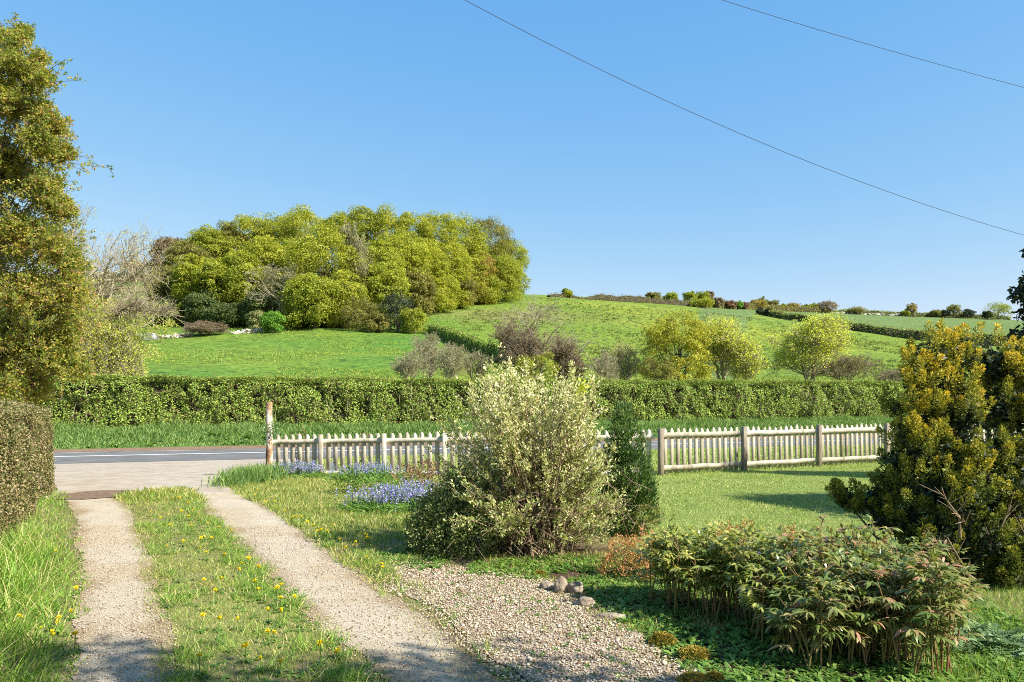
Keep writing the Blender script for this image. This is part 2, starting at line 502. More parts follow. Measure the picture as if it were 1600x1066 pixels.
def edge(pts):
    Ys, Xs = [], []
    for px, py in pts:
        y = ground_y(px, py)
        Ys.append(y)
        Xs.append((px - 800) / F * y)
    o = np.argsort(Ys)
    Ys, Xs = np.array(Ys)[o], np.array(Xs)[o]
    k = (Xs[2] - Xs[0]) / (Ys[2] - Ys[0])
    Ys = np.concatenate([[1.2], Ys])
    Xs = np.concatenate([[Xs[0] + k * (1.2 - Ys[1])], Xs])
    return lambda y: np.interp(y, Ys, Xs)


LL = edge([(108, 1066), (120, 980), (128, 900), (124, 850), (114, 800), (98, 772), (84, 760)])
LR = edge([(268, 1066), (263, 1000), (247, 940), (235, 870), (212, 810), (196, 785), (192, 772)])
RL = edge([(603, 1066), (533, 1010), (470, 950), (400, 880), (345, 820), (304, 780), (290, 766)])
RR = edge([(780, 1066), (705, 1010), (640, 950), (560, 890), (500, 850), (440, 803), (376, 772), (364, 762)])
GLp = edge([(600, 880), (640, 915), (690, 965), (740, 1010), (800, 1066)])
GRp = edge([(640, 880), (740, 890), (850, 908), (905, 940), (960, 972), (1035, 1022), (1090, 1066)])
Y_TOP = ground_y(240, 774)                # where the middle strip ends at the apron
Y_GTOP = ground_y(620, 880)

# ------------------------------------------------------------------ setting: ground, road, drive
th = np.concatenate([np.arange(-180, -84, 6.0), np.arange(-84, 84.1, .42), np.arange(90, 181, 6.0)])
rr = np.concatenate([[.05], np.exp(np.arange(math.log(.6), math.log(1500), .0155))])
TH, RR_ = np.meshgrid(np.radians(th), rr)
GX, GY = np.sin(TH) * RR_, np.cos(TH) * RR_
GZ = gz(GX, GY)
dd = road_d(GX, GY)
inroad = (dd > .1) & (dd < 5.5)
GZ = GZ - np.where(inroad, .03, 0)
far = sstep((dd - 12) / 20)
GZ = GZ + far * (fbm(GX * .06, GY * .06, 4) - .5) * .9 + far * (fbm(GX * .5 + 9, GY * .5, 2) - .5) * .18
nr, ncol = GX.shape
idx = np.arange(nr * ncol).reshape(nr, ncol)
Q = np.stack([idx[:-1, :-1], idx[:-1, 1:], idx[1:, 1:], idx[1:, :-1]], -1).reshape(-1, 4)
V = np.stack([GX, GY, GZ], -1).reshape(-1, 3)
qd = road_d(V[Q, 0].mean(1), V[Q, 1].mean(1))
# natural colour of the turf from place to place
x, y = V[:, 0], V[:, 1]
px = np.where(y > 1, x / np.maximum(y, 1) * F + 800, 800)
n1, n2 = fbm(x * .02, y * .02, 4), fbm(x * .11 + 40, y * .07, 4)
ya = HY - (V[:, 2] - ZC) / np.maximum(y, 1) * F
tint = np.empty((len(V), 4))
cA, cB, cC = np.array([.085, .185, .026]), np.array([.215, .245, .03]), np.array([.13, .185, .055])
wR = sstep((px - 640 + (ya - 520) * .3) / 120)          # right-hand hill: yellower, rougher grazing
wY = np.clip(sstep((n1 - .42) / .25) * .7 + sstep((n2 - .5) / .2) * .35, 0, 1)
cl = cA[None] * (1 - .42 * wY[:, None]) + cB[None] * .42 * wY[:, None]
cr = (cA * .55 + cB * .45)[None] * (1 - wY[:, None] * .9) + (cB * 1.12)[None] * wY[:, None] * .9
cl = cl * (.80 + .4 * fbm(x * .35, y * .22, 3))[:, None]
c = cl * (1 - wR[:, None]) + cr * wR[:, None]
# the far pasture beyond the hill hedge is paler and greyer
hx = np.interp(px, [1130, 1180, 1230, 1300, 1430, 1700], [0, 300, 272, 262, 246, 240])
wF = sstep((y - hx) / 10) * (px > 1090)
c = c * (1 - wF[:, None]) + cC[None] * (1 + .25 * (n2[:, None] - .5)) * wF[:, None]
brown = np.exp(-((px - 800) / 110) ** 2 - ((ya - 494 - (px - 800) * .02) / 9) ** 2) * .8 * (y > 120)
c = c * (1 - brown[:, None]) + np.array([.24, .20, .09])[None] * brown[:, None]
strawL = np.exp(-((ya - 452) / 5) ** 2) * (px < 300) * (y > 200) * .8
c = c * (1 - strawL[:, None]) + np.array([.33, .27, .12])[None] * strawL[:, None]
# garden turf
lawnw = sstep((x - (.6 + .0 * y)) / 1.0) * sstep((y - 6.5) / 1.0)
g1 = fbm(x * .9, y * .9, 4)
cs = np.array([.21, .165, .09])[None] * (.7 + .6 * g1[:, None])
cs = cs * (1 - .55 * sstep((g1 - .4) / .2))[:, None] + np.array([.13, .17, .035])[None] * (.55 * sstep((g1 - .4) / .2))[:, None]
cg = np.array([.17, .215, .055])[None] * (1 - .5 * (g1 - .5))[:, None]
cg = cs * (1 - lawnw[:, None]) + cg * lawnw[:, None]
bed = (sstep((x - np.interp(y, [3, 4.4, 6, 8, 9], [.6, 1.1, .8, -.9, -1.2])) / .25) * sstep((np.interp(x, [-1.5, 1.5, 3, 6], [9.2, 8.2, 7.6, 7.4]) - y) / .4) * sstep((3.2 - x) / .5))
cg = cg * (1 - bed[:, None]) + np.array([.075, .05, .03])[None] * bed[:, None]
wfield = sstep((dd.reshape(-1) - 9) / 2)
tint[:, :3] = cg * (1 - wfield[:, None]) + c * wfield[:, None]
tint[:, 3] = 1


def ground_piece(name, mask, mat, label):
    q = Q[mask]
    u, inv = np.unique(q, return_inverse=True)
    g = G()
    g.add(V[u], quads=inv.reshape(q.shape))
    o = g.obj(name, mat, smooth=True)
    a = o.data.color_attributes.new('tint', 'FLOAT_COLOR', 'POINT')
    a.data.foreach_set('color', tint[u].astype(np.float32).ravel())
    return tag(o, label, None, None, 'structure')


ground_piece('garden_ground', qd < .05, M['garden'], 'garden turf and beds sloping down to the road')
ground_piece('roadside_bank', (qd >= .05) & (qd < 10.8), M['verge'], 'grass bank below the long roadside hedge')
ground_piece('hillside_field', qd >= 10.8, M['field'], 'green sloping pasture rising beyond the road')


def sheet(name, rows, mat, label, z=.006, kind='structure', tintv=None):
    """rows: list of (n,2) arrays of ground points -> one sheet laid on the ground"""
    R_ = np.array(rows)
    a, b = R_.shape[:2]
    Z = gz(R_[..., 0], R_[..., 1]) + z
    Vv = np.concatenate([R_, Z[..., None]], -1).reshape(-1, 3)
    i = np.arange(a * b).reshape(a, b)
    q = np.stack([i[:-1, :-1], i[:-1, 1:], i[1:, 1:], i[1:, :-1]], -1).reshape(-1, 4)
    g = G()
    g.add(Vv, quads=q)
    o = g.obj(name, mat, smooth=True)
    if tintv is not None:
        t = tintv(Vv[:, 0], Vv[:, 1])
        at = o.data.color_attributes.new('tint', 'FLOAT_COLOR', 'POINT')
        at.data.foreach_set('color', np.concatenate([t, np.ones((len(t), 1))], 1).astype(np.float32).ravel())
    return tag(o, label, None, None, kind)


def dirt_tint(x, y):
    n = fbm(x * 1.3, y * 1.3, 4)
    f = sstep((n - .5) / .2)[:, None]
    return np.array([1, 1, 1])[None] * (1 - f * .5) + np.array([.84, .76, .62])[None] * f * .5 + (fbm(x * 6, y * 6, 3)[:, None] - .5) * .18


def track(name, fa, fb, y0, y1, label):
    ys = np.arange(y0, y1, .03)
    rows = []
    for yy in ys:
        a = fa(yy) + (fbm(yy * 1.7, 3.1 + y1, 5) - .5) * .24 + (fbm(yy * 19, 8.3, 3) - .5) * .10
        b = fb(yy) + (fbm(yy * 1.7, 31.7 + y1, 5) - .5) * .24 + (fbm(yy * 19, 55.3, 3) - .5) * .10
        u = np.linspace(0, 1, 14)
        rows.append(np.stack([a + (b - a) * u, np.full(14, yy) + (fbm(yy * 5 + u * 9, u * 7) - .5) * 0], -1))
    def tv(x, y):
        e = np.minimum(x - fa(y), fb(y) - x) + (fbm(x * 2.5, y * 2.5, 4) - .5) * .5
        f = (1 - sstep((e + .02) / .24))[:, None] * .65
        return dirt_tint(x, y) * (1 - f) + np.array([.52, .40, .27])[None] * f
    return sheet(name, rows, M['drive'], label, .006, tintv=tv)


track('gravel_track', LL, LR, 1.2, Y_TOP + .5, 'pale gravel wheel track beside the clipped hedge')
track('gravel_track', RL, RR, 1.2, Y_TOP + .35, 'pale gravel wheel track beside the dandelion verge')
rows = []
s_ = np.linspace(0, 1, 60)
for v in s_:
    yl = Y_TOP - .55 + v * (26.2 - Y_TOP)
    xl, xr = -19.5 + v * 1.5, np.interp(v, [0, .25, .4, .55, .75, 1], [RR(Y_TOP - .2) + .1, -5.9, -5.75, -5.6, -6.6, -7.5])
    u = np.linspace(0, 1, 50)
    X_ = xl + (xr - xl) * u
    far_edge = 25.0 + (X_ + 15.2) * math.tan(T)
    near = Y_TOP - .45 + .25 * (fbm(X_ * 1.7, X_ * 0 + 3) - .5) * 2
    Y_ = near + (far_edge - near) * v
    X_ = np.where(u == 1, X_ + .3 * (fbm(v * 9, 2.2) - .5), X_)
    rows.append(np.stack([X_, Y_], -1))
sheet('drive_apron', rows, M['apron'], 'pale worn tarmac apron joining the drive to the road', .005, tintv=dirt_tint)
a = np.linspace(0, 2 * math.pi, 40)
cy = ground_y(150, 774)
cx = (150 - 800) / F * cy
rows = [np.stack([cx + r_ * (.62 + .25 * (fbm(np.cos(a) * 2 + 5, np.sin(a) * 2) - .5) * 2) * np.cos(a), cy + .02 + r_ * (.72 + .3 * (fbm(np.cos(a) * 2 + 1, np.sin(a) * 2) - .5)) * np.sin(a)], -1) for r_ in np.linspace(.02, 1, 8)]
sheet('bare_soil_patch', rows, M['soil'], 'brown bare soil where the left wheel track meets the apron', .016)
ys = np.arange(1.2, Y_GTOP, .04)
rows = []
for yy in ys:
    a_ = GLp(yy) + (fbm(yy * 2.1, 13.1, 4) - .5) * .3
    b_ = max(GRp(yy) + (fbm(yy * 2.1, 77.1, 4) - .5) * .3, a_ + .02)
    u = np.linspace(0, 1, 16)
    rows.append(np.stack([a_ + (b_ - a_) * u, np.full(16, yy)], -1))
sheet('gravel_patch', rows, M['gravel_base'], 'coarse stony gravel patch beside the right wheel track', .008)

ss = np.linspace(-40, 95, 180)
rows = [np.stack(road_pt(ss, d_ + .12 * (fbm(ss * .8 + d_ * 5, ss * 0, 3) - .5)), -1) for d_ in (5.55, 5.7, 5.85, 6.02)]
sheet('road_edge_soil', rows, M['soil'], 'brown leaf litter and soil along the far road edge', .022)
rows = [np.stack(road_pt(ss, d_), -1) for d_ in np.linspace(-.02, 5.62, 12)]
rows[0] = np.stack(road_pt(ss, -.02 + .18 * (fbm(ss * .6, ss * 0) - .5)), -1)
rows[-1] = np.stack(road_pt(ss, 5.62 + .2 * (fbm(ss * .7, ss * 0 + 4) - .5)), -1)
sheet('road', rows, M['asphalt'], 'grey tarmac country road crossing the view', .012)
g = G()


def stripe(g, s0, s1, d, w):
    s = np.linspace(s0, s1, max(2, int((s1 - s0) / .7) + 2))
    P0, P1 = np.stack(road_pt(s, d - w / 2), -1), np.stack(road_pt(s, d + w / 2), -1)
    z0 = gz(P0[:, 0], P0[:, 1]) + .017
    VV = np.concatenate([np.c_[P0, z0], np.c_[P1, gz(P1[:, 0], P1[:, 1]) + .017]])
    n = len(s)
    i = np.arange(n - 1)
    g.add(VV, quads=np.stack([i, i + 1, i + 1 + n, i + n], -1))


stripe(g, -40, 16, 3.3, .21)
for s0 in np.arange(17.5, 92, 5.0):
    stripe(g, s0, s0 + 3.4, 3.3, .14)
stripe(g, -40, 95, 5.38, .10)
tag(g.obj('road_markings', M['paint']), 'white centre line and far edge line on the road', None, None, 'structure')


# ------------------------------------------------------------------ grass and loose cover (uncountable)
def on_drive(X, Y, m=0.0):
    yl = Y < Y_TOP + .3
    n = (fbm(X * 3, Y * 3, 3) - .5) * .25
    a = (X > LL(Y) + m + n) & (X < LR(Y) - m + n) & yl
    b = (X > RL(Y) + m + n) & (X < RR(Y) - m + n) & yl
    gp = (X > GLp(Y) + m + n) & (X < GRp(Y) - m + n) & (Y < Y_GTOP)
    return a | b | gp


def grass(name, label, mat, X, Y, L, wfac, lean, kind='blade', rng=RNG, r=None, bend=.35, wind=(.25, 0)):
    n = len(X)
    C = np.stack([X, Y, gz(X, Y) - .004], -1)
    D = nrm(np.stack([rng.normal(wind[0] * lean, lean, n), rng.normal(wind[1] * lean, lean, n), np.ones(n)], -1))
    a = rng.uniform(0, math.pi, n)
    S = np.stack([np.cos(a), np.sin(a), np.zeros(n)], -1)
    r = rng.random(n) if r is None else r
    g = G()
    if kind == 'blade':
        blade(g, C, D, S, L, L * wfac, r)
    else:
        B = np.stack([D[:, 0] * bend * 1.6, D[:, 1] * bend * 1.6, -np.full(n, bend) * rng.random(n)], -1)
        ribbon(g, C, D, S, L, L * 0 + wfac, (.7, 1, .7, .08), B, r)
    return tag(g.obj(name, mat), label, None, None, 'stuff')


def scatter(n, x0, x1, y0, y1, keep, rng=RNG):
    X, Y = rng.uniform(x0, x1, n), rng.uniform(y0, y1, n)
    k = keep(X, Y)
    return X[k], Y[k]


HEDGE_A, HEDGE_B = np.array([-2.55, 2.6]), np.array([-8.15, 13.6])   # drive-side foot of the clipped hedge


def hedge_x(Y):
    return HEDGE_A[0] + (Y - HEDGE_A[1]) * (HEDGE_B[0] - HEDGE_A[0]) / (HEDGE_B[1] - HEDGE_A[1])


# long grass between clipped hedge and left track
X, Y = scatter(90000, -9, -1.2, 3.2, 13.6, lambda X, Y: (X > hedge_x(Y) - .1) & (X < LL(Y) + (fbm(X * 3, Y * 3, 3) - .5) * .4) & (RNG.random(len(X)) < np.clip(5.5 / Y, 0, 1)))
t_ = np.clip((LL(Y) - X) / .55, 0, 1)
hgt = (.05 + .26 * t_ * np.clip((10.2 - Y) / 3, .15, 1)) * RNG.uniform(.45, 1.25, len(X)) * (.55 + .9 * fbm(X * 1.6, Y * 1.6, 3))
hgt = np.where((Y > 11), hgt + .05, hgt)
grass('long_grass', 'long green grass between the clipped hedge and the wheel track', M['meadow'], X, Y, hgt, .0075, .38, 'ribbon')
# middle strip


def mid_top(X):
    u = (X - LR(Y_TOP)) / (RL(Y_TOP) - LR(Y_TOP))
    return Y_TOP - .2 + .95 * np.sqrt(np.clip(1 - (2 * u - 1) ** 2, 0, 1))


X, Y = scatter(420000, -8, 0, 3.6, 14.2, lambda X, Y: (X > LR(Y) - .16 + .1 * RNG.random(len(X))) & (X < RL(Y) + .16 - .1 * RNG.random(len(X))) & (Y < mid_top(X)) & ((fbm(X * 2.2, Y * 2.2, 4) + .30 * RNG.random(len(X))) > .52 - .12 * (Y > 9)))
hgt = RNG.uniform(.014, .05, len(X)) * (.4 + 1.3 * fbm(X * 2.5 + 7, Y * 2.5, 3)) + .13 * RNG.random(len(X)) * sstep((Y - 11.4) / .8)
grass('strip_grass', 'patchy short grass growing between the two wheel tracks', M['strip'], X, Y, hgt, .16, 1.25)
X, Y = scatter(330000, -4.5, 0, 3.7, 7.6, lambda X, Y: (X > LR(Y) - .10 * RNG.random(len(X))) & (X < RL(Y) + .10 * RNG.random(len(X))) & ((fbm(X * 3.2 + 5, Y * 3.2, 4) + .35 * RNG.random(len(X))) > .63))
grass('near_strip_grass', 'fine moss and short grass close by on the middle strip', M['lawn'], X, Y, RNG.uniform(.010, .034, len(X)), .14, 1.3)
X, Y = scatter(60000, -7, 1.5, 3.7, 12.5, lambda X, Y: (((X > LR(Y) - .2) & (X < RL(Y) + .2)) | ((X > RR(Y) - .2) & (X < RR(Y) + .9))) & (fbm(X * 2.2 + 15, Y * 2.2, 3) > .42) & (RNG.random(len(X)) < np.clip(6 / Y, 0, 1)))
grass('straw_litter', 'dry straw and dead grass lying on the strips beside the tracks', M['straw'], X, Y, RNG.uniform(.02, .06, len(X)), .10, 4.0)
# taller tufts dotted along the strip edges
tx, ty = [], []
for _ in range(230):
    yy = RNG.uniform(3.9, 12.5)
    e_ = (RL(yy) - abs(RNG.normal(.05, .16)), LR(yy) + abs(RNG.normal(.05, .2)), RR(yy) + abs(RNG.normal(.05, .25)), RL(yy) - RNG.uniform(0, .9))[int(RNG.choice(4, p=[.4, .15, .25, .2]))]
    m = int(RNG.integers(25, 70))
    tx.append(e_ + RNG.normal(0, .045, m))
    ty.append(yy + RNG.normal(0, .06, m))
X, Y = np.concatenate(tx), np.concatenate(ty)
k = ~((X > GLp(Y) + .1) & (Y < Y_GTOP))
X, Y = X[k], Y[k]
grass('grass_tufts', 'taller green grass tufts along the edges of the wheel tracks', M['meadow'], X, Y, RNG.uniform(.035, .13, len(X)), .0055, .55, 'ribbon')
# right-hand verge between track, beds and fence


def right_ok(X, Y):
    bedl = np.interp(Y, [3, 7.0, 7.6, 8.2, 10, 13, 17], [-1.9, -.9, -.6, -.6, -1.1, -.9, 2.0])
    return (X > RR(Y) - .14 + .1 * RNG.random(len(X))) & (X < bedl + (fbm(X * 2, Y * 2) - .5) * .8) & (Y < 16.9 + .0 * X)


X, Y = scatter(420000, -6.6, 2.2, 3.6, 17, lambda X, Y: right_ok(X, Y) & ~((X > GLp(Y)) & (Y < Y_GTOP)) & ((fbm(X * 1.9 + 50, Y * 1.9, 4) + .3 * RNG.random(len(X))) > .47))
hgt = RNG.uniform(.025, .085, len(X)) * (.5 + 1.1 * fbm(X * 2.5 + 7, Y * 2.5, 3)) + .10 * np.exp(-((X + 5.4) / .7) ** 2 - ((Y - 16) / 1.6) ** 2)
grass('verge_grass', 'short mixed grass between the right wheel track and the fence', M['strip'], X, Y, hgt, .15, .95)
# lush tuft at the gatepost foot, darker blade colour standing in for shade
X, Y = RNG.normal(-5.12, .22, 4200), RNG.normal(15.3, .55, 4200)
k = X > np.interp(Y, [13, 14.5, 16, 18], [-6.1, -5.9, -5.8, -5.75])
grass('tall_grass_tuft', 'lush long grass at the foot of the flaking post, coloured dark for shade', M['bank'], X[k], Y[k], RNG.uniform(.15, .42, k.sum()), .016, .3, 'ribbon')
# lawn
X, Y = scatter(420000, .2, 14, 6.2, 18.8, lambda X, Y: (X > np.interp(Y, [6, 8, 9, 12, 17], [2.5, 1.6, 1.0, .2, -1])) & (Y < np.interp(X, [-1, 3.07, 9.04, 14], [16.2, 16.0, 18.6, 20.8])) & (X < Y * .72) & (RNG.random(len(X)) < np.clip(12 / Y, .4, 1)))
hgt = RNG.uniform(.016, .040, len(X)) * (.6 + .8 * fbm(X * 1.4, Y * 1.4, 3)) + .05 * np.exp(-((Y - np.interp(X, [-1, 3.07, 9.04], [16.2, 16.0, 18.6])) / .18) ** 2) * RNG.random(len(X))
grass('lawn_grass', 'mown lawn grass in front of the right-hand picket fence', M['lawn'], X, Y, hgt, .30, .55)
# bed foreground grass at lower right
X, Y = scatter(50000, 1.6, 5.4, 3.6, 7.2, lambda X, Y: (X > np.interp(Y, [3.5, 5, 6, 7.2], [2.0, 2.6, 2.9, 2.6])) & (X < Y * .75))
grass('rough_grass', 'rough lawn grass below the golden conifer', M['meadow'], X, Y, RNG.uniform(.03, .10, len(X)), .06, .5)
# verge between fence and road
X, Y = scatter(260000, -6, 20, 15.8, 34, lambda X, Y: (road_d(X, Y) < .1) & (X > np.interp(Y, [16, 20, 25, 29], [-5.3, -5.5, -6.5, -7.5])) & (Y > np.interp(X, [-6, 3.07, 9.04, 20], [16.9, 16.0, 18.6, 23.4])) & (X < Y * .72))
grass('roadside_grass', 'mown verge grass between the picket fence and the road', M['lawn'], X, Y, RNG.uniform(.03, .09, len(X)), .35, .5)
# bank under the road hedge
n = 120000
s_, d_ = RNG.uniform(-22, 62, n), 5.95 + 3.8 * RNG.random(n)
X, Y = road_pt(s_, d_)
hb = np.where(d_ < 6.1, .08, .13 + .20 * sstep((d_ - 6) / 2.5)) * RNG.uniform(.5, 1.3, n) * (.25 + 1.5 * fbm(X * .9, Y * .9, 3))
grass('bank_grass', 'long lush grass on the bank under the roadside hedge', M['bank'], X, Y, hb, .028, .32, 'ribbon')


# low weeds: rosettes of small leaves
def rosettes(name, label, mat, X, Y, size, nl, rng=RNG, up=.35):
    n = len(X)
    C = np.repeat(np.stack([X, Y, gz(X, Y) + .008], -1), nl, 0)
    a = rng.uniform(0, 2 * math.pi, n * nl)
    D = nrm(np.stack([np.cos(a), np.sin(a), rng.uniform(.05, 2 * up, n * nl)], -1))
    S = np.stack([-np.sin(a), np.cos(a), np.zeros(n * nl)], -1)
    L = np.repeat(size, nl) * rng.uniform(.6, 1.1, n * nl)
    g = G()
    ribbon(g, C, D, S, L, L * .30, (.25, .9, 1, .1), np.stack([0 * a, 0 * a, -.35 * np.ones_like(a)], -1), np.clip(np.repeat(rng.random(n), nl) * .6 + .4 * rng.random(n * nl), 0, 1))
    return tag(g.obj(name, mat), label, None, None, 'stuff')


sw, dw = RNG.uniform(-20, 60, 1500), RNG.uniform(6.1, 9.3, 1500)
Xw, Yw = road_pt(sw, dw)
kw_ = fbm(Xw * .5, Yw * .5, 3) > .47
rosettes('bank_weeds', 'broad-leaved weeds standing in the grass bank under the roadside hedge', M['weed'], Xw[kw_], Yw[kw_], RNG.uniform(.12, .32, kw_.sum()), 12, up=1.1)
X1, Y1 = scatter(6500, -7.5, 0, 3.8, 13.5, lambda X, Y: (X > LR(Y)) & (X < RL(Y) + .1) & (fbm(X * 1.7 + 20, Y * 1.7, 3) > .5))
X2, Y2 = scatter(5200, -6, 1, 4.0, 15, lambda X, Y: right_ok(X, Y) & (fbm(X * 1.7 + 20, Y * 1.7, 3) > .49))
X3, Y3 = scatter(900, -7.5, -1.5, 3.8, 12, lambda X, Y: (X > LL(Y) - .45) & (X < LL(Y) + .05))
X4, Y4 = scatter(900, -1.5, 1.3, 3.8, 7.6, lambda X, Y: (X > GLp(Y) - .1) & (X < GRp(Y) + .2) & (fbm(X * 2.2, Y * 2.2, 3) > .46))
X, Y = np.concatenate([X1, X2, X3, X4]), np.concatenate([Y1, Y2, Y3, Y4])
rosettes('low_weeds', 'low broad-leaved weeds scattered through the grass strips', M['weed'], X, Y, RNG.uniform(.018, .065, len(X)), 8)
# ground cover below the pale shrub and in the bed
X, Y = scatter(6500, -1.6, 2.0, 6.0, 8.2, lambda X, Y: (Y > np.interp(X, [-1.6, -.8, 0, .6, 1.2, 2], [7.6, 7.0, 6.75, 6.5, 6.1, 5.7])) & (Y < np.interp(X, [-1.6, 0, 1, 2], [7.9, 7.7, 7.6, 7.0])) & (fbm(X * 2.2 + 3, Y * 2.2, 3) > .44))
rosettes('ground_cover', 'bright green ground cover spreading below the pale shrub', M['cover'], X, Y, RNG.uniform(.03, .07, len(X)), 6, up=.7)
X, Y = scatter(7000, .6, 3.6, 3.8, 6.8, lambda X, Y: (X > GRp(Y) + .02) & (fbm(X * 2.2 + 3, Y * 2.2, 3) > .18))
rosettes('bed_weeds', 'dark green weeds covering the soil under the peonies', M['weed'], X, Y, RNG.uniform(.03, .08, len(X)), 6, up=.7)


X, Y = scatter(50000, -1.8, 1.4, 3.7, 8.2, lambda X, Y: (X > GLp(Y) - .35) & (X < GRp(Y) + .2) & (fbm(X * 2.4 + 33, Y * 2.4, 4) + .25 * RNG.random(len(X)) + .45 * np.exp(-np.minimum(np.abs(X - GLp(Y)), np.abs(X - GRp(Y))) / .22) > .72))
grass('patch_grass', 'thin grass creeping into the gravel patch', M['strip'], X, Y, RNG.uniform(.015, .05, len(X)), .14, 1.1)
X, Y = scatter(9000, -1.8, 1.4, 3.7, 8.0, lambda X, Y: (X > GLp(Y) - .2) & (X < GRp(Y) + .1) & (fbm(X * 1.7 + 3, Y * 1.7, 3) > .47))
grass('patch_litter', 'brown leaf litter lying over the gravel patch', M['straw'], X, Y, RNG.uniform(.012, .04, len(X)), .3, 4.5, r=RNG.random(len(X)) * .5)
X, Y = scatter(16000, .5, 3.4, 3.8, 7.2, lambda X, Y: X > GRp(Y) + .03)
grass('bed_litter', 'dead leaf and stalk litter on the flower bed soil', M['straw'], X, Y, RNG.uniform(.02, .07, len(X)), .16, 3.5, r=RNG.random(len(X)) * .6)
X, Y = scatter(60000, -1.7, 2.6, 5.2, 8.4, lambda X, Y: (X > GRp(Y) - .1) & (Y < 7.9) & (fbm(X * 2.0 + 70, Y * 2.0, 4) + .3 * RNG.random(len(X)) > .55))
grass('bed_edge_grass', 'thin dry grass along the edge of the flower bed', M['strip'], X, Y, RNG.uniform(.02, .07, len(X)), .13, .9)
n = 260000
pxs, ys_ = RNG.uniform(150, 1550, n), np.exp(RNG.uniform(math.log(55), math.log(235), n))
X, Y = (pxs - 800) / F * ys_, ys_
k = fbm(X * .35, Y * .25, 3) + .3 * RNG.random(n) > .55
grass('field_grass', 'grazed grass covering the pastures beyond the hedge', M['pasture'], X[k], Y[k], RNG.uniform(.10, .24, k.sum()) * (Y[k] / 110) ** .5, .6, .6)
n = 2600
pxs, ys_ = RNG.uniform(200, 760, n), RNG.uniform(60, 140, n)
X, Y = (pxs - 800) / F * ys_, ys_
k = fbm(X * .06, Y * .05 + 20, 3) > .5
grass('buttercups', 'yellow buttercup specks across the left pasture', M['yellow'], X[k], Y[k], RNG.uniform(.08, .15, k.sum()), .8, .6)
# dark tussocks on the right-hand hill pasture
n = 5200
pxs, ys_ = RNG.uniform(720, 1500, n), RNG.uniform(100, 262, n)
X, Y = (pxs - 800) / F * ys_, ys_
k = fbm(X * .05, Y * .05, 3) > .42
X, Y = np.repeat(X[k], 9) + RNG.normal(0, .28, k.sum() * 9), np.repeat(Y[k], 9) + RNG.normal(0, .28, k.sum() * 9)
grass('pasture_tussocks', 'dark grass tussocks dotted over the right-hand hill pasture', M['tussock'], X, Y, RNG.uniform(.18, .42, len(X)), .6, .5)
# loose stones
def stones(name, label, X, Y, size, mat, rng=RNG, flat=.6):
    n = len(X)
    t = (1 + 5 ** .5) / 2
    iv = nrm(np.array([(-1, t, 0), (1, t, 0), (-1, -t, 0), (1, -t, 0), (0, -1, t), (0, 1, t), (0, -1, -t), (0, 1, -t), (t, 0, -1), (t, 0, 1), (-t, 0, -1), (-t, 0, 1)], float))
    it = np.array([(0, 11, 5), (0, 5, 1), (0, 1, 7), (0, 7, 10), (0, 10, 11), (1, 5, 9), (5, 11, 4), (11, 10, 2), (10, 7, 6), (7, 1, 8), (3, 9, 4), (3, 4, 2), (3, 2, 6), (3, 6, 8), (3, 8, 9), (4, 9, 5), (2, 4, 11), (6, 2, 10), (8, 6, 7), (9, 8, 1)])
    sc3 = size[:, None, None] * np.stack([rng.uniform(.7, 1.3, n), rng.uniform(.7, 1.3, n), rng.uniform(.35, .8, n) * flat / .6], -1)[:, None, :]
    P = iv[None] * sc3 * rng.uniform(.75, 1.2, (n, 12, 1)) * .5
    a = rng.uniform(0, 6.28, n)
    ca, sa = np.cos(a)[:, None], np.sin(a)[:, None]
    P = np.stack([P[..., 0] * ca - P[..., 1] * sa, P[..., 0] * sa + P[..., 1] * ca, P[..., 2]], -1)
    P += np.stack([X, Y, gz(X, Y) + .012 + size * .12], -1)[:, None]
    g = G()
    g.add(P.reshape(-1, 3), tris=((np.arange(n) * 12)[:, None, None] + it[None]).reshape(-1, 3), r=np.repeat(rng.random(n), 20))
    return tag(g.obj(name, mat), label, None, None, 'stuff')


X, Y = scatter(60000, -1.6, 2, 3.7, 7.9, lambda X, Y: (X > GLp(Y) - .05 + (fbm(X * 3, Y * 3) - .5) * .5 - .12 * RNG.random(len(X))) & (X < GRp(Y) + .08 + (fbm(X * 3 + 9, Y * 3) - .5) * .4) & (Y < Y_GTOP + .1))
stones('gravel_stones', 'loose pale limestone chips on the gravel patch', X, Y, RNG.uniform(.005, .017, len(X)) * (1 + .8 * (RNG.random(len(X)) > .95)), M['pebble'])
X, Y = scatter(60000, -6.5, .2, 3.7, 9.5, lambda X, Y: ((X > LL(Y) - .05) & (X < LR(Y) + .08)) | ((X > RL(Y) - .08) & (X < RR(Y) + .12)))
k = RNG.random(len(X)) < np.clip(5 / Y, 0, 1)
X2, Y2 = X[k], Y[k]
kk = (RNG.random(len(X2)) < .25) & (fbm(X2 * 2, Y2 * 2 + 9, 3) > .45)
grass('track_litter', 'dark bits of dry leaf and twig lying on the wheel tracks', M['straw'], X2[kk], Y2[kk], RNG.uniform(.01, .035, kk.sum()), .25, 5.0, r=RNG.random(kk.sum()) * .3)
stones('track_grit', 'fine gravel grit lying on the wheel tracks', X[k], Y[k], RNG.uniform(.004, .013, k.sum()), M['pebble'])


# ------------------------------------------------------------------ fences and post
def fence_line(P0, P1, zt0, zt1):
    P0, P1 = np.array(P0, float), np.array(P1, float)
    L = np.linalg.norm(P1 - P0)
    ax = np.array([*(P1 - P0) / L, 0])
    fr = np.array([ax[1], -ax[0], 0])     # towards the camera
    return P0, P1, L, ax, fr, (lambda s: np.array([*(P0 + (P1 - P0) * s / L), 0])), (lambda s: zt0 + (zt1 - zt0) * s / L)


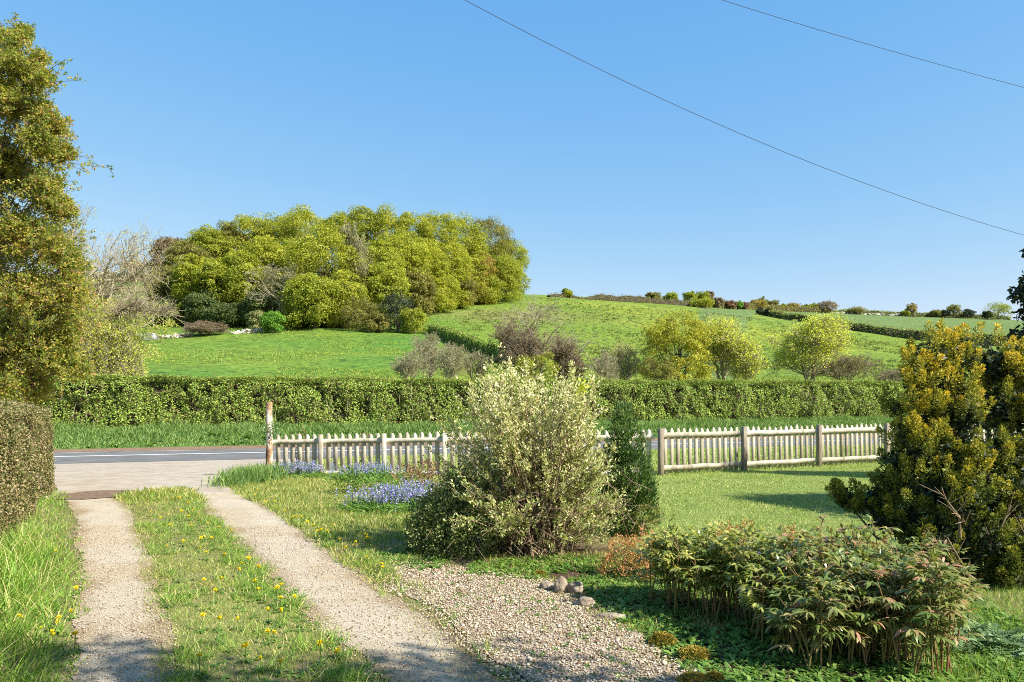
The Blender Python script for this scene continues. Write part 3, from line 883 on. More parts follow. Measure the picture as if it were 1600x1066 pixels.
def rail(g, a, b, ztop, h, d, fr, ax, rng):
    n = 6
    pts = []
    for i in range(n + 1):
        p = a + (b - a) * i / n
        pts.append((p, ztop[0] + (ztop[1] - ztop[0]) * i / n + rng.normal(0, .004)))
    Vv = []
    for p, z in pts:
        for o, zz in ((0, z), (d, z), (d, z - h), (0, z - h)):
            Vv.append([p[0] + fr[0] * o, p[1] + fr[1] * o, zz])
    q = []
    for i in range(n):
        for k in range(4):
            q.append((i * 4 + k, i * 4 + (k + 1) % 4, i * 4 + 4 + (k + 1) % 4, i * 4 + 4 + k))
    q += [(0, 1, 2, 3), (n * 4 + 3, n * 4 + 2, n * 4 + 1, n * 4)]
    g.add(Vv, quads=q, r=rng.random())


def picket(g, c, zb, zt, w, th, ax, fr, rng, tilt=0):
    hw = w / 2
    prof = [(-hw, zb), (hw, zb), (hw, zt - .055), (hw * .25, zt), (-hw * .25, zt), (-hw, zt - .055)]
    Vv = []
    for o in (0, -th):
        for xx, z in prof:
            k = xx + tilt * (z - zb)
            Vv.append([c[0] + ax[0] * k + fr[0] * o, c[1] + ax[1] * k + fr[1] * o, z])
    q = [(0, 1, 2, 5), (2, 3, 4, 5), (7, 6, 11, 8), (9, 8, 11, 10)]
    q += [(i, 6 + i, 6 + (i + 1) % 6, (i + 1) % 6) for i in range(6)]
    g.add(Vv, quads=q, r=rng.random())


def fence(label, P0, P1, zt0, zt1, post_s, gap, pw, postm, posth, bottom, railh, rail_dz, post_w, pm=None):
    pm = pm or M['picket']
    rng = np.random.default_rng(int(abs(P0[0]) * 100))
    P0, P1, L, ax, fr, at, zt = fence_line(P0, P1, zt0, zt1)
    f = thing('picket_fence', label, 'fence', (P0[0], P0[1], float(gz(*P0))))
    off = np.array(f.location)
    bays = [0.0] + list(post_s) + [L] if post_s[0] > .05 else list(post_s)
    for s in post_s:
        g = G()
        p = at(s) + fr * (post_w / 2 + .005)
        zg = float(gz(p[0], p[1]))
        top = zt(s) + posth
        box(g, (p[0], p[1], (zg - .3 + top) / 2), post_w, post_w, top - zg + .3, ax, rng.random(), bev=.008)
        for v in g.v:
            v -= off
        g.obj('post', postm, f)
    for s0, s1 in zip(bays[:-1], bays[1:]):
        if s1 - s0 < .2:
            continue
        g = G()
        n = max(1, int(round((s1 - s0) / (pw + gap))))
        for i in range(n):
            s = s0 + (s1 - s0) * (i + 1) / (n + 1)
            p = at(s)
            zg = float(gz(p[0], p[1]))
            picket(g, p, zg + .03 + rng.uniform(0, .02), zt(s) + rng.normal(0, .008), pw, .018, ax, fr, rng, rng.normal(0, .006))
        for v in g.v:
            v -= off
        g.obj('picket_panel', pm, f)
        for nm, dz in (('top_rail', None), ('bottom_rail', bottom)):
            g = G()
            a, b = at(s0 + .03), at(s1 - .03)
            if dz is None:
                zz = (zt(s0) - rail_dz, zt(s1) - rail_dz)
            else:
                zz = (float(gz(a[0], a[1])) + dz, float(gz(b[0], b[1])) + dz)
            rail(g, a + fr * .001, b + fr * .001, zz, railh, .036, fr, ax, rng)
            for v in g.v:
                v -= off
            g.obj(nm, pm, f)
    return f


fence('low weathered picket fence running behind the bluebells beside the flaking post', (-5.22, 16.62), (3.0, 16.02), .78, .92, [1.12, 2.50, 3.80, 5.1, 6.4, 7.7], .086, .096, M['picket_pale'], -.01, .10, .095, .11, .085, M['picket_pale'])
dx, dy = 9.04 - 3.07, 18.6 - 16.0
LF = math.hypot(dx, dy)
uu = np.array([dx, dy]) / LF
fence('weathered picket fence with stout square posts across the lawn edge', (3.07, 16.0), tuple(np.array([3.07, 16.0]) + uu * 15.2), .93, .98, [0, 2.17, 4.34, 6.5, 8.67, 10.84, 13.0, 15.2], .082, .086, M['post'], .01, .20, .10, .085, .10)

# flaking post
gp = thing('gatepost', 'round wooden post with flaking white and orange paint at the drive end', 'post', (-5.14, 16.2, float(gz(-5.14, 16.2))))
g = G()
zs = np.linspace(-.2, 1.59, 14)
tube(g, [(0.012 * math.sin(z * 3) + .03 * (z / 1.6), 0, z) for z in zs], [.072 - .006 * (z / 1.6) + .003 * math.sin(z * 17) for z in zs], 14)
g.obj('shaft', M['gatepost'], gp, True)
g = G()
rng = np.random.default_rng(4)
C = np.stack([rng.normal(.09, .10, 160), rng.normal(-.08, .07, 160), 1.0 + rng.normal(0, .09, 160) - .0], -1)
leaves(g, C, np.array([[.3, -.4, .1]]), .8, rng.uniform(.03, .06, 160), rng.uniform(.025, .045, 160), rng.random(160), rng)
g.obj('ivy', M['glaucous'], gp)


# ------------------------------------------------------------------ hedges
def hedge_row(name, label, line, h, depth, leafsize, dens, mat, topmat=None, topn=0, bump=.18, seed=1, zoff=0, core=True, ends=True, rag=0.06, stems=0, cat='hedge', hvar=0, group=None, h1=None, rnd_=0):
    """line: polyline of ground points of the front foot; body grows back by depth (left normal)"""
    rng = np.random.default_rng(seed)
    line = np.array(line, float)
    segl = np.linalg.norm(np.diff(line, axis=0), axis=1)
    cum = np.concatenate([[0], np.cumsum(segl)])
    Lt = cum[-1]
    at = lambda s: np.stack([np.interp(s, cum, line[:, 0]), np.interp(s, cum, line[:, 1])], -1)
    tang = lambda s: nrm(at(np.minimum(s + .5, Lt)) - at(np.maximum(s - .5, 0)))
    hh = lambda s: h * (1 if h1 is None else 1 + (h1 / h - 1) * s / Lt) * (1 + hvar * (fbm(s * .13 + seed, s * 0 + 3, 3) - .5) * 2)
    root = thing(name, label, cat, (line[0, 0], line[0, 1], float(gz(*line[0]))), group)
    off = np.array(root.location)

    def place(s, v, w):
        """v: depth fraction coordinate in metres behind the front, w: height"""
        p = at(s)
        t = tang(s)
        nb = np.stack([-t[:, 1], t[:, 0]], -1)
        fx = at(s)
        return np.stack([p[:, 0] + nb[:, 0] * v, p[:, 1] + nb[:, 1] * v, gz(fx[:, 0], fx[:, 1]) + w], -1) - off, np.stack([-nb[:, 0], -nb[:, 1], 0 * s], -1)

    g = G()
    nF = int(Lt * h * dens)
    s = rng.uniform(0, Lt, nF)
    w = rng.uniform(zoff, 1, nF) * hh(s)
    bmp = (fbm(s / max(h, .5) * 2.2, w / max(h, .5) * 2.2 + seed, 4) - .5) * 2 * bump
    cl = fbm(s * 4.2 / max(h, .5) * 2.2 + 31, w * 3.4 / max(h, .5) * 2.2 + seed, 4)
    kk = (cl + rng.normal(0, .05, nF) > .34) | (w > hh(s) * .9)
    s, w, bmp, cl = s[kk], w[kk], bmp[kk] - (cl[kk] - .5) * bump * .9, cl[kk]
    nF = len(s)
    v = bmp + np.abs(rng.normal(0, rag, nF)) + .25 * bump * sstep((w / hh(s) - .85) / .15) + rnd_ * np.clip((w / hh(s) - .72) / .28, 0, 1) ** 2
    C, nv = place(s, v, w)
    leaves_face(g, C, nv + np.array([0, 0, .35]), .75, rng.uniform(.7, 1.3, nF) * leafsize, rng.uniform(.5, .8, nF) * leafsize, rng.random(nF), rng)
    nT = int(Lt * depth * dens * .6)
    s = rng.uniform(0, Lt, nT)
    v = rng.uniform(0, depth, nT)
    w = hh(s) + (fbm(s * 1.3, v * 1.3, 3) - .5) * bump * .7 + rng.normal(0, rag * .6, nT) - rnd_ * .6 * (1 - sstep(v / (rnd_ * 2 + .01))) - rnd_ * (1 - sstep((Lt - s) / (rnd_ * 3 + .01)))
    C, nv = place(s, v, w)
    leaves_face(g, C, np.array([[0, 0, 1.]]) + nv * .3, .6, rng.uniform(.7, 1.3, nT) * leafsize, rng.uniform(.5, .8, nT) * leafsize, rng.random(nT), rng)
    if ends:
        nE = int(depth * h * dens)
        for s0, sg in ((0, -1), (Lt, 1)):
            s = np.full(nE, s0) - sg * np.abs(rng.normal(0, rag, nE))
            C, nv = place(np.clip(s, 0, Lt), rng.uniform(0, depth, nE), rng.uniform(0, 1, nE) * h)
            tt = tang(np.clip(s, 0, Lt))
            leaves_face(g, C, np.c_[tt * sg, np.full(nE, .3)], .7, rng.uniform(.7, 1.3, nE) * leafsize, rng.uniform(.5, .8, nE) * leafsize, rng.random(nE), rng)
    g.obj('foliage', mat, root)
    if topn:
        g = G()
        nT = int(Lt * topn)
        s = rng.uniform(0, Lt, nT)
        v = rng.uniform(0, depth, nT) * rng.random(nT)
        w = hh(s) + rng.uniform(-.02, .10, nT) + .22 * rng.random(nT) * (rng.random(nT) > .93) + (fbm(s * 1.3, v * 1.3, 3) - .5) * bump * .7
        C, nv = place(s, v, w)
        leaves_face(g, C, np.array([[0, 0, 1.]]), .5, rng.uniform(.7, 1.3, nT) * leafsize, rng.uniform(.4, .6, nT) * leafsize, rng.random(nT), rng)
        g.obj('new_growth', topmat, root)
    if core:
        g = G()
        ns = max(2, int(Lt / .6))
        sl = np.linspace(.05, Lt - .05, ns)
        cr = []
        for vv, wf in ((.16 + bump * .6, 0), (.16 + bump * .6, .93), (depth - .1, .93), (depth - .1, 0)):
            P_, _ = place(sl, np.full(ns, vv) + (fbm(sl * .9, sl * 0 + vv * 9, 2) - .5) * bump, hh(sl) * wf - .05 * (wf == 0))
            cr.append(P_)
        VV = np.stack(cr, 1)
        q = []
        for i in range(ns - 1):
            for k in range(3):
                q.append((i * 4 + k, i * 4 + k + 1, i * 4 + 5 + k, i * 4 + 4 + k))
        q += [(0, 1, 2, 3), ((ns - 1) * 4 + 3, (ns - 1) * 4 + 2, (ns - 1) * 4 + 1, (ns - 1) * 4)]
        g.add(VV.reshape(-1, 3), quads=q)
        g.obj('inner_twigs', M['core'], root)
    if stems:
        n = int(Lt * stems)
        s = rng.uniform(0, Lt, n)
        k = fbm(s * .25 + 11, s * 0) > .46
        s = s[k]
        n = len(s)
        b = rng.uniform(.05, h * .75, n)
        A, nv = place(s, np.full(n, -.03) + rng.normal(0, .05, n), b)
        Bp, _ = place(np.clip(s + rng.normal(0, .08, n), 0, Lt), np.full(n, -.02) + rng.normal(0, .05, n), np.minimum(b + rng.uniform(.25, .7, n), h * 1.0))
        g = G()
        segs(g, A, Bp, rng.uniform(.006, .016, n), rng.uniform(.004, .010, n), 4)
        g.obj('stems', M['twig'], root)
    return root


hs = np.linspace(-6.2 - .0, 58, 40)
hp = np.stack(road_pt(hs, 9.4), -1)
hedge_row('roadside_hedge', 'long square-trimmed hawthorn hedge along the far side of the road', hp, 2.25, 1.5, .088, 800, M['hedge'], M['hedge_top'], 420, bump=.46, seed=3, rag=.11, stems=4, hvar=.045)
line = [HEDGE_B + (HEDGE_A - HEDGE_B) * t for t in np.linspace(1, 0, 12)]
hedge_row('clipped_hedge', 'close-clipped brownish hedge at the left edge of the drive', line, 1.50, 1.1, .030, 5200, M['clip'], bump=.15, seed=5, rag=.05, rnd_=.16)


# ------------------------------------------------------------------ trees
def crown_leaves(rng, H, Wd, z0, nb, nl, size, shape=1.0, br=.26, hollow=.45, top=1.0, jag=.0, skirt=False):
    """leaf faces gathered in clumps over an uneven crown; returns arrays for leaves()"""
    rz, cz = (H - z0) / 2, (H + z0) / 2
    d = rdir(nb, rng)
    if not skirt:
        d[:, 2] = np.where(d[:, 2] < -.55, -d[:, 2] * .6, d[:, 2])
    rr_ = rng.uniform(hollow, 1.0, nb) ** .6 * (1 + jag * rng.normal(0, 1, nb))
    wz = 1 - .35 * (1 - shape) * 0
    Bc = d * rr_[:, None] * np.array([Wd / 2 * (1 - br * .7), Wd / 2 * (1 - br * .7), rz * (1 - br * .55)]) * wz
    if shape != 1.0:                      # >1 narrower at the top
        k = np.clip(1 - (shape - 1) * (Bc[:, 2] / rz + 1) / 2, .12, 1.2)
        Bc[:, :2] *= k[:, None]
    if skirt:                             # dome on a leafy skirt that comes down to the grass
        lo = d[:, 2] < 0
        cz = z0 + .58 * (H - z0)
        up = .42 * (H - z0) * (1 - br * .5)
        ang = np.arctan2(d[:, 1], d[:, 0])
        q_ = rng.uniform(.55, 1.0, nb)
        zl = -rng.uniform(0, 1, nb) * (cz - z0 - Wd * br * .3)
        wl = Wd / 2 * (1 - br * .7) * q_ * (1 - .12 * rng.random(nb))
        Bc[:, 2] = np.where(lo, zl, d[:, 2] * rr_ * up)
        Bc[:, 0] = np.where(lo, np.cos(ang) * wl, Bc[:, 0])
        Bc[:, 1] = np.where(lo, np.sin(ang) * wl, Bc[:, 1])
    Bc[:, 2] += cz
    R_ = Wd * br * rng.uniform(.45, 1.15, nb) * .60
    j = rng.integers(0, nb, nl)
    dl = rdir(nl, rng)
    dl[:, 2] = np.abs(dl[:, 2]) * np.where(rng.random(nl) < .75, 1, -1)
    rad_ = R_[j] * np.minimum(rng.uniform(.40, 1.08, nl) ** .5, 1.0)
    C = Bc[j] + dl * rad_[:, None] * np.array([1, 1, .8])
    out = nrm(C - np.array([0, 0, cz]))
    Dm = nrm(dl * .7 + out * .5 + np.array([0, 0, .15]))
    r = np.clip(rng.random(nl) * .7 + .3 * rng.random(nb)[j], 0, 1)
    return C, Dm, rng.uniform(.7, 1.35, nl) * size, rng.uniform(.55, .9, nl) * size, r, Bc


def leafy_tree(name, label, base, H, Wd, mat, nb=70, nl=9000, size=.32, z0=None, seed=0, cat='tree', group=None, shape=1.0, br=.26, trunkmat=None, trunk_r=None, parts=True, jag=0, hollow=.45, skirt=False):
    rng = np.random.default_rng(seed)
    z0 = H * .12 if z0 is None else z0
    root = thing(name, label, cat, base, group)
    C, Dm, L, Wl, r, Bc = crown_leaves(rng, H, Wd, z0, nb, nl, size, shape, br, hollow, jag=jag, skirt=skirt)
    g = G()
    D = nrm(Dm + .7 * rng.normal(size=C.shape))
    # leaf faces lie roughly across the outward direction so clumps catch the light as masses
    S = nrm(np.cross(Dm, rdir(nl, rng)))
    D = nrm(np.cross(S, Dm) + .8 * rng.normal(size=C.shape))
    S = nrm(S + .5 * rng.normal(size=C.shape))
    diamond(g, C, D, S, L, Wl, r, .1)
    g.obj('crown', mat, root)
    g = G()
    tr = trunk_r or H * .018
    zt = z0 + (H - z0) * .6
    pts = [(rng.normal(0, tr * .6) * (i > 0), rng.normal(0, tr * .6) * (i > 0), -.4 + (zt + .4) * i / 6) for i in range(7)]
    tube(g, pts, [tr * (1.25 - .95 * i / 6) for i in range(7)], 6)
    k = rng.choice(len(Bc), min(len(Bc), 40), replace=False)
    hgt = np.clip(rng.uniform(.1, .9, len(k)), 0, 1)
    A = np.array([pts[0]]) + (np.array([pts[-1]]) - np.array([pts[0]])) * hgt[:, None]
    Bm = A * .45 + Bc[k] * .55 + rng.normal(0, Wd * .02, (len(k), 3)) - np.array([0, 0, H * .02])
    segs(g, A, Bm, np.full(len(k), tr * .35), np.full(len(k), tr * .2), 4)
    segs(g, Bm, Bc[k], np.full(len(k), tr * .2), np.full(len(k), tr * .08), 4)
    g.obj('trunk', trunkmat or M['bark'], root)
    return root


def grow_tree(rng, nlev=4, spread=.8, first=.25, kids=(7, 6, 5, 4), ratio=.62, wob=.16, up=.12, multi=1, droop=0):
    A, B, RA, RB, LV = [], [], [], [], []

    def rec(p, d, L, r, lev):
        k = (7, 5, 4, 3, 2)[lev]
        st = L / k
        nk = kids[lev] if lev < nlev else 0
        spots = np.sort(rng.uniform(first if lev == 0 else .15, 1, nk))
        si = 0
        for i in range(k):
            d = d + rng.normal(0, wob, 3)
            d[2] += up if lev < 2 else up * .5 - droop
            d /= np.linalg.norm(d)
            q = p + d * st
            r2 = r * (1 - .6 / k)
            A.append(p); B.append(q); RA.append(r); RB.append(r2); LV.append(lev)
            while si < nk and spots[si] <= (i + 1) / k:
                a = rng.normal(size=3)
                a -= d * a.dot(d)
                a /= np.linalg.norm(a)
                dd_ = d * (1 - spread * .55) + a * spread
                dd_ /= np.linalg.norm(dd_)
                rec(p + d * st * (spots[si] * k - i), dd_, L * ratio * rng.uniform(.7, 1.15) * (1.15 - .45 * spots[si]), r2 * .55, lev + 1)
                si += 1
            p, r = q, r2
    for m_ in range(multi):
        d0 = np.array([rng.normal(0, .25 if multi > 1 else .05), rng.normal(0, .25 if multi > 1 else .05), 1.])
        rec(np.array([rng.normal(0, .03) * (multi > 1), rng.normal(0, .03) * (multi > 1), 0.]), d0 / np.linalg.norm(d0), 1.0, .035, 0)
    return np.array(A), np.array(B), np.array(RA), np.array(RB), np.array(LV)


def twiggy_tree(name, label, base, H, Wd, seed, twigm, leafm=None, nleaf=0, lsize=.12, lz=(0, 1), cat='tree', group=None, rmin=.004, thick=1.0, jitter=.25, loc_scale=1.0, **kw):
    rng = np.random.default_rng(seed)
    A, B, RA, RB, LV = grow_tree(rng, **kw)
    zt = np.percentile(B[:, 2], 99.7)
    wx = np.percentile(np.abs(B[:, :2]), 98.5)
    S = np.array([Wd / 2 / wx, Wd / 2 / wx, H / zt])
    A, B = A * S, B * S
    A[:, 2] -= .3 * (LV == 0) * (A[:, 2] < .01)
    sr = H * thick
    RA, RB = np.maximum(RA * sr, rmin), np.maximum(RB * sr, rmin * .8)
    root = thing(name, label, cat, base, group)
    big = LV <= 1
    g = G()
    segs(g, A[big], B[big], RA[big], RB[big], 6)
    g.obj('trunk', M['bark'] if twigm is M['twig_brown'] else M['twig'], root, True)
    g = G()
    segs(g, A[~big], B[~big], RA[~big], RB[~big], 3)
    g.obj('twigs', twigm, root)
    if nleaf:
        tw = np.where(LV >= LV.max() - 1)[0]
        zz = (A[tw, 2] + B[tw, 2]) / 2 / H
        pr = np.where((zz >= lz[0]) & (zz <= lz[1]), 1.0, .04)
        j = rng.choice(tw, nleaf, p=pr / pr.sum())
        t = rng.random(nleaf)[:, None]
        C = A[j] * (1 - t) + B[j] * t + rng.normal(0, lsize * jitter * 2, (nleaf, 3))
        g = G()
        leaves(g, C, nrm(B[j] - A[j]) + np.array([0, 0, .2]), .8, rng.uniform(.6, 1.3, nleaf) * lsize, rng.uniform(.4, .7, nleaf) * lsize, rng.random(nleaf), rng)
        g.obj('crown', leafm, root)
    return root


def gbase(px, Y):
    X_ = (px - 800) / F * Y
    return (X_, Y, float(gz(X_, Y)))


def h_of(px, top, Y):
    return ZC + (HY - top) / F * Y - gbase(px, Y)[2]


# the hilltop wood: each tree a thing of its own
WOOD = [
    # px, top, width px, depth, material, shape, label
    (266, 366, 54, 186, 'brown', 1, 'bronze budding beech at the outer left end of the hilltop wood'),
    (262, 415, 52, 172, 'olive', 1, 'low olive budding tree under the left end of the hilltop wood'),
    (294, 372, 60, 178, 'olive', 1, 'dull olive tree second from the left end of the hilltop wood'),
    (304, 396, 56, 168, 'golden', 1, 'golden-green tree catching sun near the left end of the hilltop wood'),
    (330, 350, 66, 188, 'green', 1, 'green tree on the rising left skyline of the hilltop wood'),
    (340, 404, 60, 166, 'green', 1, 'shaded green tree with low skirts left of the pale bare tree'),
    (356, 340, 60, 192, 'olive', 1, 'olive tree with a small pointed top on the wood skyline'),
    (392, 331, 82, 194, 'golden', 1, 'broad golden tree on the left shoulder of the wood skyline'),
    (374, 392, 66, 166, 'green', 1, 'fresh green tree with leaf down to the field left of the bare tree'),
    (414, 366, 72, 172, 'golden', 1, 'golden tree rising above the pale bare tree at the wood edge'),
    (434, 330, 70, 198, 'green', 1, 'green tree left of the domed peak of the hilltop wood'),
    (476, 320, 86, 192, 'golden', 1, 'tall domed golden tree left of the dip in the wood skyline'),
    (534, 323, 60, 194, 'green', 1, 'green tree right of the dip in the wood skyline'),
    (566, 319, 72, 196, 'green', 1, 'highest green tree at the middle of the wood skyline'),
    (604, 320, 76, 198, 'golden', 1, 'rounded golden tree right of the highest tree on the wood skyline'),
    (642, 326, 68, 202, 'golden', 1, 'golden tree with a flat top on the right half of the wood skyline'),
    (684, 326, 70, 210, 'golden', 1, 'round-topped golden tree on the right shoulder of the wood'),
    (724, 333, 66, 218, 'golden', 1, 'golden tree next to last on the right shoulder of the wood skyline'),
    (762, 338, 74, 236, 'olive', 1, 'olive tree with bronze top near the right end of the wood'),
    (792, 372, 62, 240, 'green', 1, 'rounded green tree at the outer right end of the wood'),
    (506, 352, 98, 162, 'golden', 1, 'large golden beech bulging forward from the centre of the wood'),
    (458, 372, 60, 176, 'green', 1, 'green tree wedged left of the large forward beech'),
    (590, 372, 66, 174, 'green', 1, 'leafy green tree right of the tall bare trunk in the wood'),
    (630, 366, 70, 184, 'golden', 1, 'golden tree in the right half of the wood front'),
    (664, 372, 62, 192, 'golden', 1, 'yellow-green tree above the dark evergreen at the wood edge'),
    (700, 374, 66, 206, 'golden', 1, 'golden tree stepping down toward the sloping pasture'),
    (738, 384, 58, 222, 'browngold', 1, 'bronze and gold tree behind the bright low shrub'),
    (778, 398, 66, 232, 'green', 1, 'green tree with leaf to the grass at the right wood corner'),
    (566, 352, 50, 164, 'grey', 1, 'half-bare grey tree with a tall visible trunk in the wood front'),
    (434, 412, 84, 156, 'grey', 1, 'pale half-bare tree at the front edge of the wood'),
    (600, 410, 64, 164, 'green', 1, 'low green tree between the grey trunk and the dark evergreen'),
    (490, 430, 78, 153, 'green', 1, 'low green thicket tree at the centre foot of the wood'),
    (534, 438, 66, 156, 'golden', 1, 'golden thicket tree beside the olive bush at the wood foot'),
    (680, 424, 58, 196, 'golden', 1, 'low golden tree edging the brow of the sloping pasture'),
    (714, 430, 50, 208, 'olive', 1, 'low olive tree edging the brow of the sloping pasture'),
    (752, 428, 52, 224, 'green', 1, 'low green tree at the right foot of the wood'),
    (650, 420, 52, 182, 'olive', 1, 'shaded olive tree close behind the dark evergreen'),
    (318, 456, 48, 163, 'wood_shade', 1, 'dark low tree standing in for shade under the left part of the wood'),  # low dark trees added where the foot of the wood lies in shade
    (358, 480, 70, 161, 'wood_shade', 1, 'dark low tree standing in for shade between the left trees and the bare tree'),
    (272, 466, 44, 168, 'wood_shade', 1, 'dark low tree standing in for shade at the left foot of the wood'),
    (404, 462, 46, 159, 'wood_shade', 1, 'dark low tree standing in for shade beside the bright green bush'),
    (466, 474, 40, 158, 'wood_shade', 1, 'dark low tree standing in for shade right of the pale bare tree'),
]
sd = 100
for px_, top, wpx, Y_, hue, shp, lab in WOOD:
    sd += 1
    H = h_of(px_, top, Y_)
    Wd = wpx / F * Y_ * 1.22
    if hue == 'grey':
        twiggy_tree('woodland_tree', lab, gbase(px_, Y_), H, Wd, sd, M['twig'], M['greyleaf'], 5200, .26, (.1, .95), group='trees of the hilltop wood', rmin=.035, thick=.55, kids=(12, 7, 5, 4), spread=.75)
    else:
        leafy_tree('woodland_tree', lab, gbase(px_, Y_), H, Wd * 1.10, M[hue], 170, 30000, .35, 0, sd, group='trees of the hilltop wood', br=.22, trunk_r=.3, jag=.0, hollow=.62, skirt=True)
EDGE_B = [
    (560, 466, 70, 150, 'olive', 'rounded olive bush at the foot of the wood', 'bush'),
    (622, 452, 66, 149, 'dark', 'dark pointed evergreen bush at the corner of the wood', 'bush'),
    (648, 484, 46, 147, 'green', 'green spreading bush right of the dark evergreen', 'bush'),
    (428, 487, 38, 146, 'bright', 'bright green bush standing at the end of the field wall', 'bush'),
    (402, 486, 30, 152, 'greyleaf', 'small buff bush in the shade left of the bright green bush', 'bush'),
    (590, 490, 44, 147, 'olive', 'low olive bush left of the dark evergreen bush', 'bush'),
]
for px_, top, wpx, Y_, hue, lab, ct in EDGE_B:
    sd += 1
    leafy_tree('field_bush', lab, gbase(px_, Y_), h_of(px_, top, Y_), wpx / F * Y_ * 1.12, M[hue], 60, 7500, .26, -.1, sd, ct, br=.26, shape=1.5 if hue == 'dark' else 1.0, skirt=True)

# valley trees behind the roadside hedge
VT = 'trees in the valley behind the hedge'
for px_, top, wpx, Y_, lab in [(632, 548, 54, 62, 'thin grey bare tree farthest left of the leafless row behind the hedge'), (668, 528, 60, 64, 'bare tree with pale upright stems in the leafless row behind the hedge'),
                               (706, 534, 66, 60, 'bare brownish tree in the middle of the leafless row behind the hedge'), (744, 548, 56, 62, 'small bare tree at the right of the leafless row behind the hedge'),
                               (664, 518, 34, 96, 'small brown leafless bush at the start of the field hedge')]:
    sd += 1
    twiggy_tree('bare_tree', lab, gbase(px_, Y_), h_of(px_, top, Y_), wpx / F * Y_ * 1.15, sd, M['twig'], M['greyleaf'], 3800, .075, group=VT, rmin=.010, thick=.5, multi=4, kids=(8, 5, 4, 3), spread=.55, nlev=4)
sd += 1
twiggy_tree('bare_tree', 'tall spreading half-bare tree with reddish brown twigs behind the pale shrub', gbase(850, 66), h_of(850, 462, 66), 125 / F * 66 * 1.1, sd, M['twig'], M['greyleaf'], 1500, .10, (.3, 1), group=VT, rmin=.012, thick=.7, kids=(8, 6, 5, 4), spread=.85)
sd += 1
twiggy_tree('thorn_bush', 'dense reddish brown thorn bush left of the tall half-bare tree', gbase(826, 62), h_of(826, 500, 62), 95 / F * 62 * 1.1, sd, M['twig_brown'], M['brown'], 6500, .12, group=VT, rmin=.012, thick=.6, multi=5, kids=(8, 6, 4, 3), spread=.8)
sd += 1
twiggy_tree('thorn_bush', 'dense brown thorn bush right of the tall half-bare tree', gbase(878, 62), h_of(878, 528, 62), 70 / F * 62 * 1.1, sd, M['twig_brown'], M['brown'], 4000, .12, group=VT, rmin=.012, thick=.6, multi=5, kids=(8, 6, 4, 3), spread=.8)
sd += 1
leafy_tree('valley_bush', 'green bush under the brown thorn bush behind the hedge', gbase(838, 60), h_of(838, 548, 60), 80 / F * 60, M['green'], 46, 6200, .12, -.1, sd, 'bush', VT, br=.24, jag=.1, skirt=True)
for px_, top, wpx, Y_, tm, lm, nl_, lab in [(950, 545, 52, 62, 'twig', 'greyleaf', 1800, 'leafless grey bush left of the birch-like pale tree'), (985, 536, 62, 66, 'twig', 'willow', 2800, 'pale tree just coming into leaf left of the amber tree'),
                                            (1318, 552, 86, 66, 'twig_brown', 'olive', 3200, 'round twiggy olive-brown bush right of the yellow willow'), (1388, 574, 60, 66, 'twig_brown', 'greyleaf', 1500, 'low twiggy bush beside the golden conifer top')]:
    sd += 1
    twiggy_tree('bare_tree', lab, gbase(px_, Y_), h_of(px_, top, Y_), wpx / F * Y_ * 1.15, sd, M[tm], M[lm], nl_, .09, group=VT, rmin=.010, thick=.5, multi=4, kids=(9, 6, 4, 3), spread=.6)
sd += 1
leafy_tree('valley_bush', 'dark olive bush at the foot of the amber tree', gbase(1026, 60), h_of(1026, 554, 60), 66 / F * 60, M['olive'], 50, 6500, .11, -.1, sd, 'bush', VT, br=.22, jag=.1, skirt=True)
sd += 1
leafy_tree('amber_tree', 'dense amber-green tree behind the roadside hedge', gbase(1060, 64), h_of(1060, 484, 64), 122 / F * 64, M['amber'], 150, 26000, .14, -.2, sd, 'tree', VT, br=.19, trunk_r=.16, jag=.08, hollow=.4, skirt=True)
for px_, top, wpx, Y_, nl_, lab in [(1132, 496, 92, 68, 8500, 'airy yellow-green willow just right of the amber tree'), (1260, 495, 112, 68, 11500, 'airy yellow-green willow standing alone with branching grey stems'), (1168, 530, 60, 66, 3200, 'small pale willow right of the airy willow by the amber tree')]:
    sd += 1
    twiggy_tree('willow_tree', lab, gbase(px_, Y_), h_of(px_, top, Y_), wpx / F * Y_ * 1.1, sd, M['twig'], M['willow'], int(nl_ * 1.7), .15, (.05, 1), group=VT, rmin=.012, thick=.65, multi=5, kids=(8, 6, 5, 4), spread=.72, jitter=.7)

# field hedges and skyline growth


def pline(pts):
    return [((px_ - 800) / F * Y_, Y_) for px_, Y_ in pts]


hedge_row('field_hedge', 'dark trimmed hedge running down the pasture left of the brown thorn bushes', pline([(668, 147), (690, 138), (730, 122), (785, 104)]), 2.3, 1.6, .24, 55, M['hedge'], bump=.35, seed=21, rag=.15, stems=0, hvar=.15)
hedge_row('field_hedge', 'dark overgrown hedge between the right hill and the far pale pasture', pline([(1182, 310), (1230, 282), (1300, 262), (1365, 252), (1440, 244), (1560, 236), (1900, 220)]), 1.7, 3, .42, 16, M['hedge'], M['brown'], 8, bump=.8, seed=22, rag=.45, hvar=.35, h1=4.4)
hedge_row('field_hedge', 'thin ragged hedge along the left hill skyline', pline([(860, 268), (930, 282), (1000, 292), (1060, 300), (1110, 312)]), 1.5, 2, .45, 7, M['olive'], bump=.5, seed=23, rag=.5, hvar=.9, h1=2.6)
hedge_row('field_hedge', 'straight dark hedge below the skyline trees on the far hill', pline([(1110, 330), (1180, 395), (1240, 430), (1300, 440)]), 3.0, 3, .6, 8, M['olive'], bump=.4, seed=24, rag=.3, hvar=.2)
hedge_row('field_hedge', 'low dark hedge along the right end of the far skyline', pline([(1300, 446), (1400, 452), (1500, 455), (1580, 455)]), 2.4, 3, .6, 8, M['hedge'], bump=.4, seed=25, rag=.3, hvar=.4)
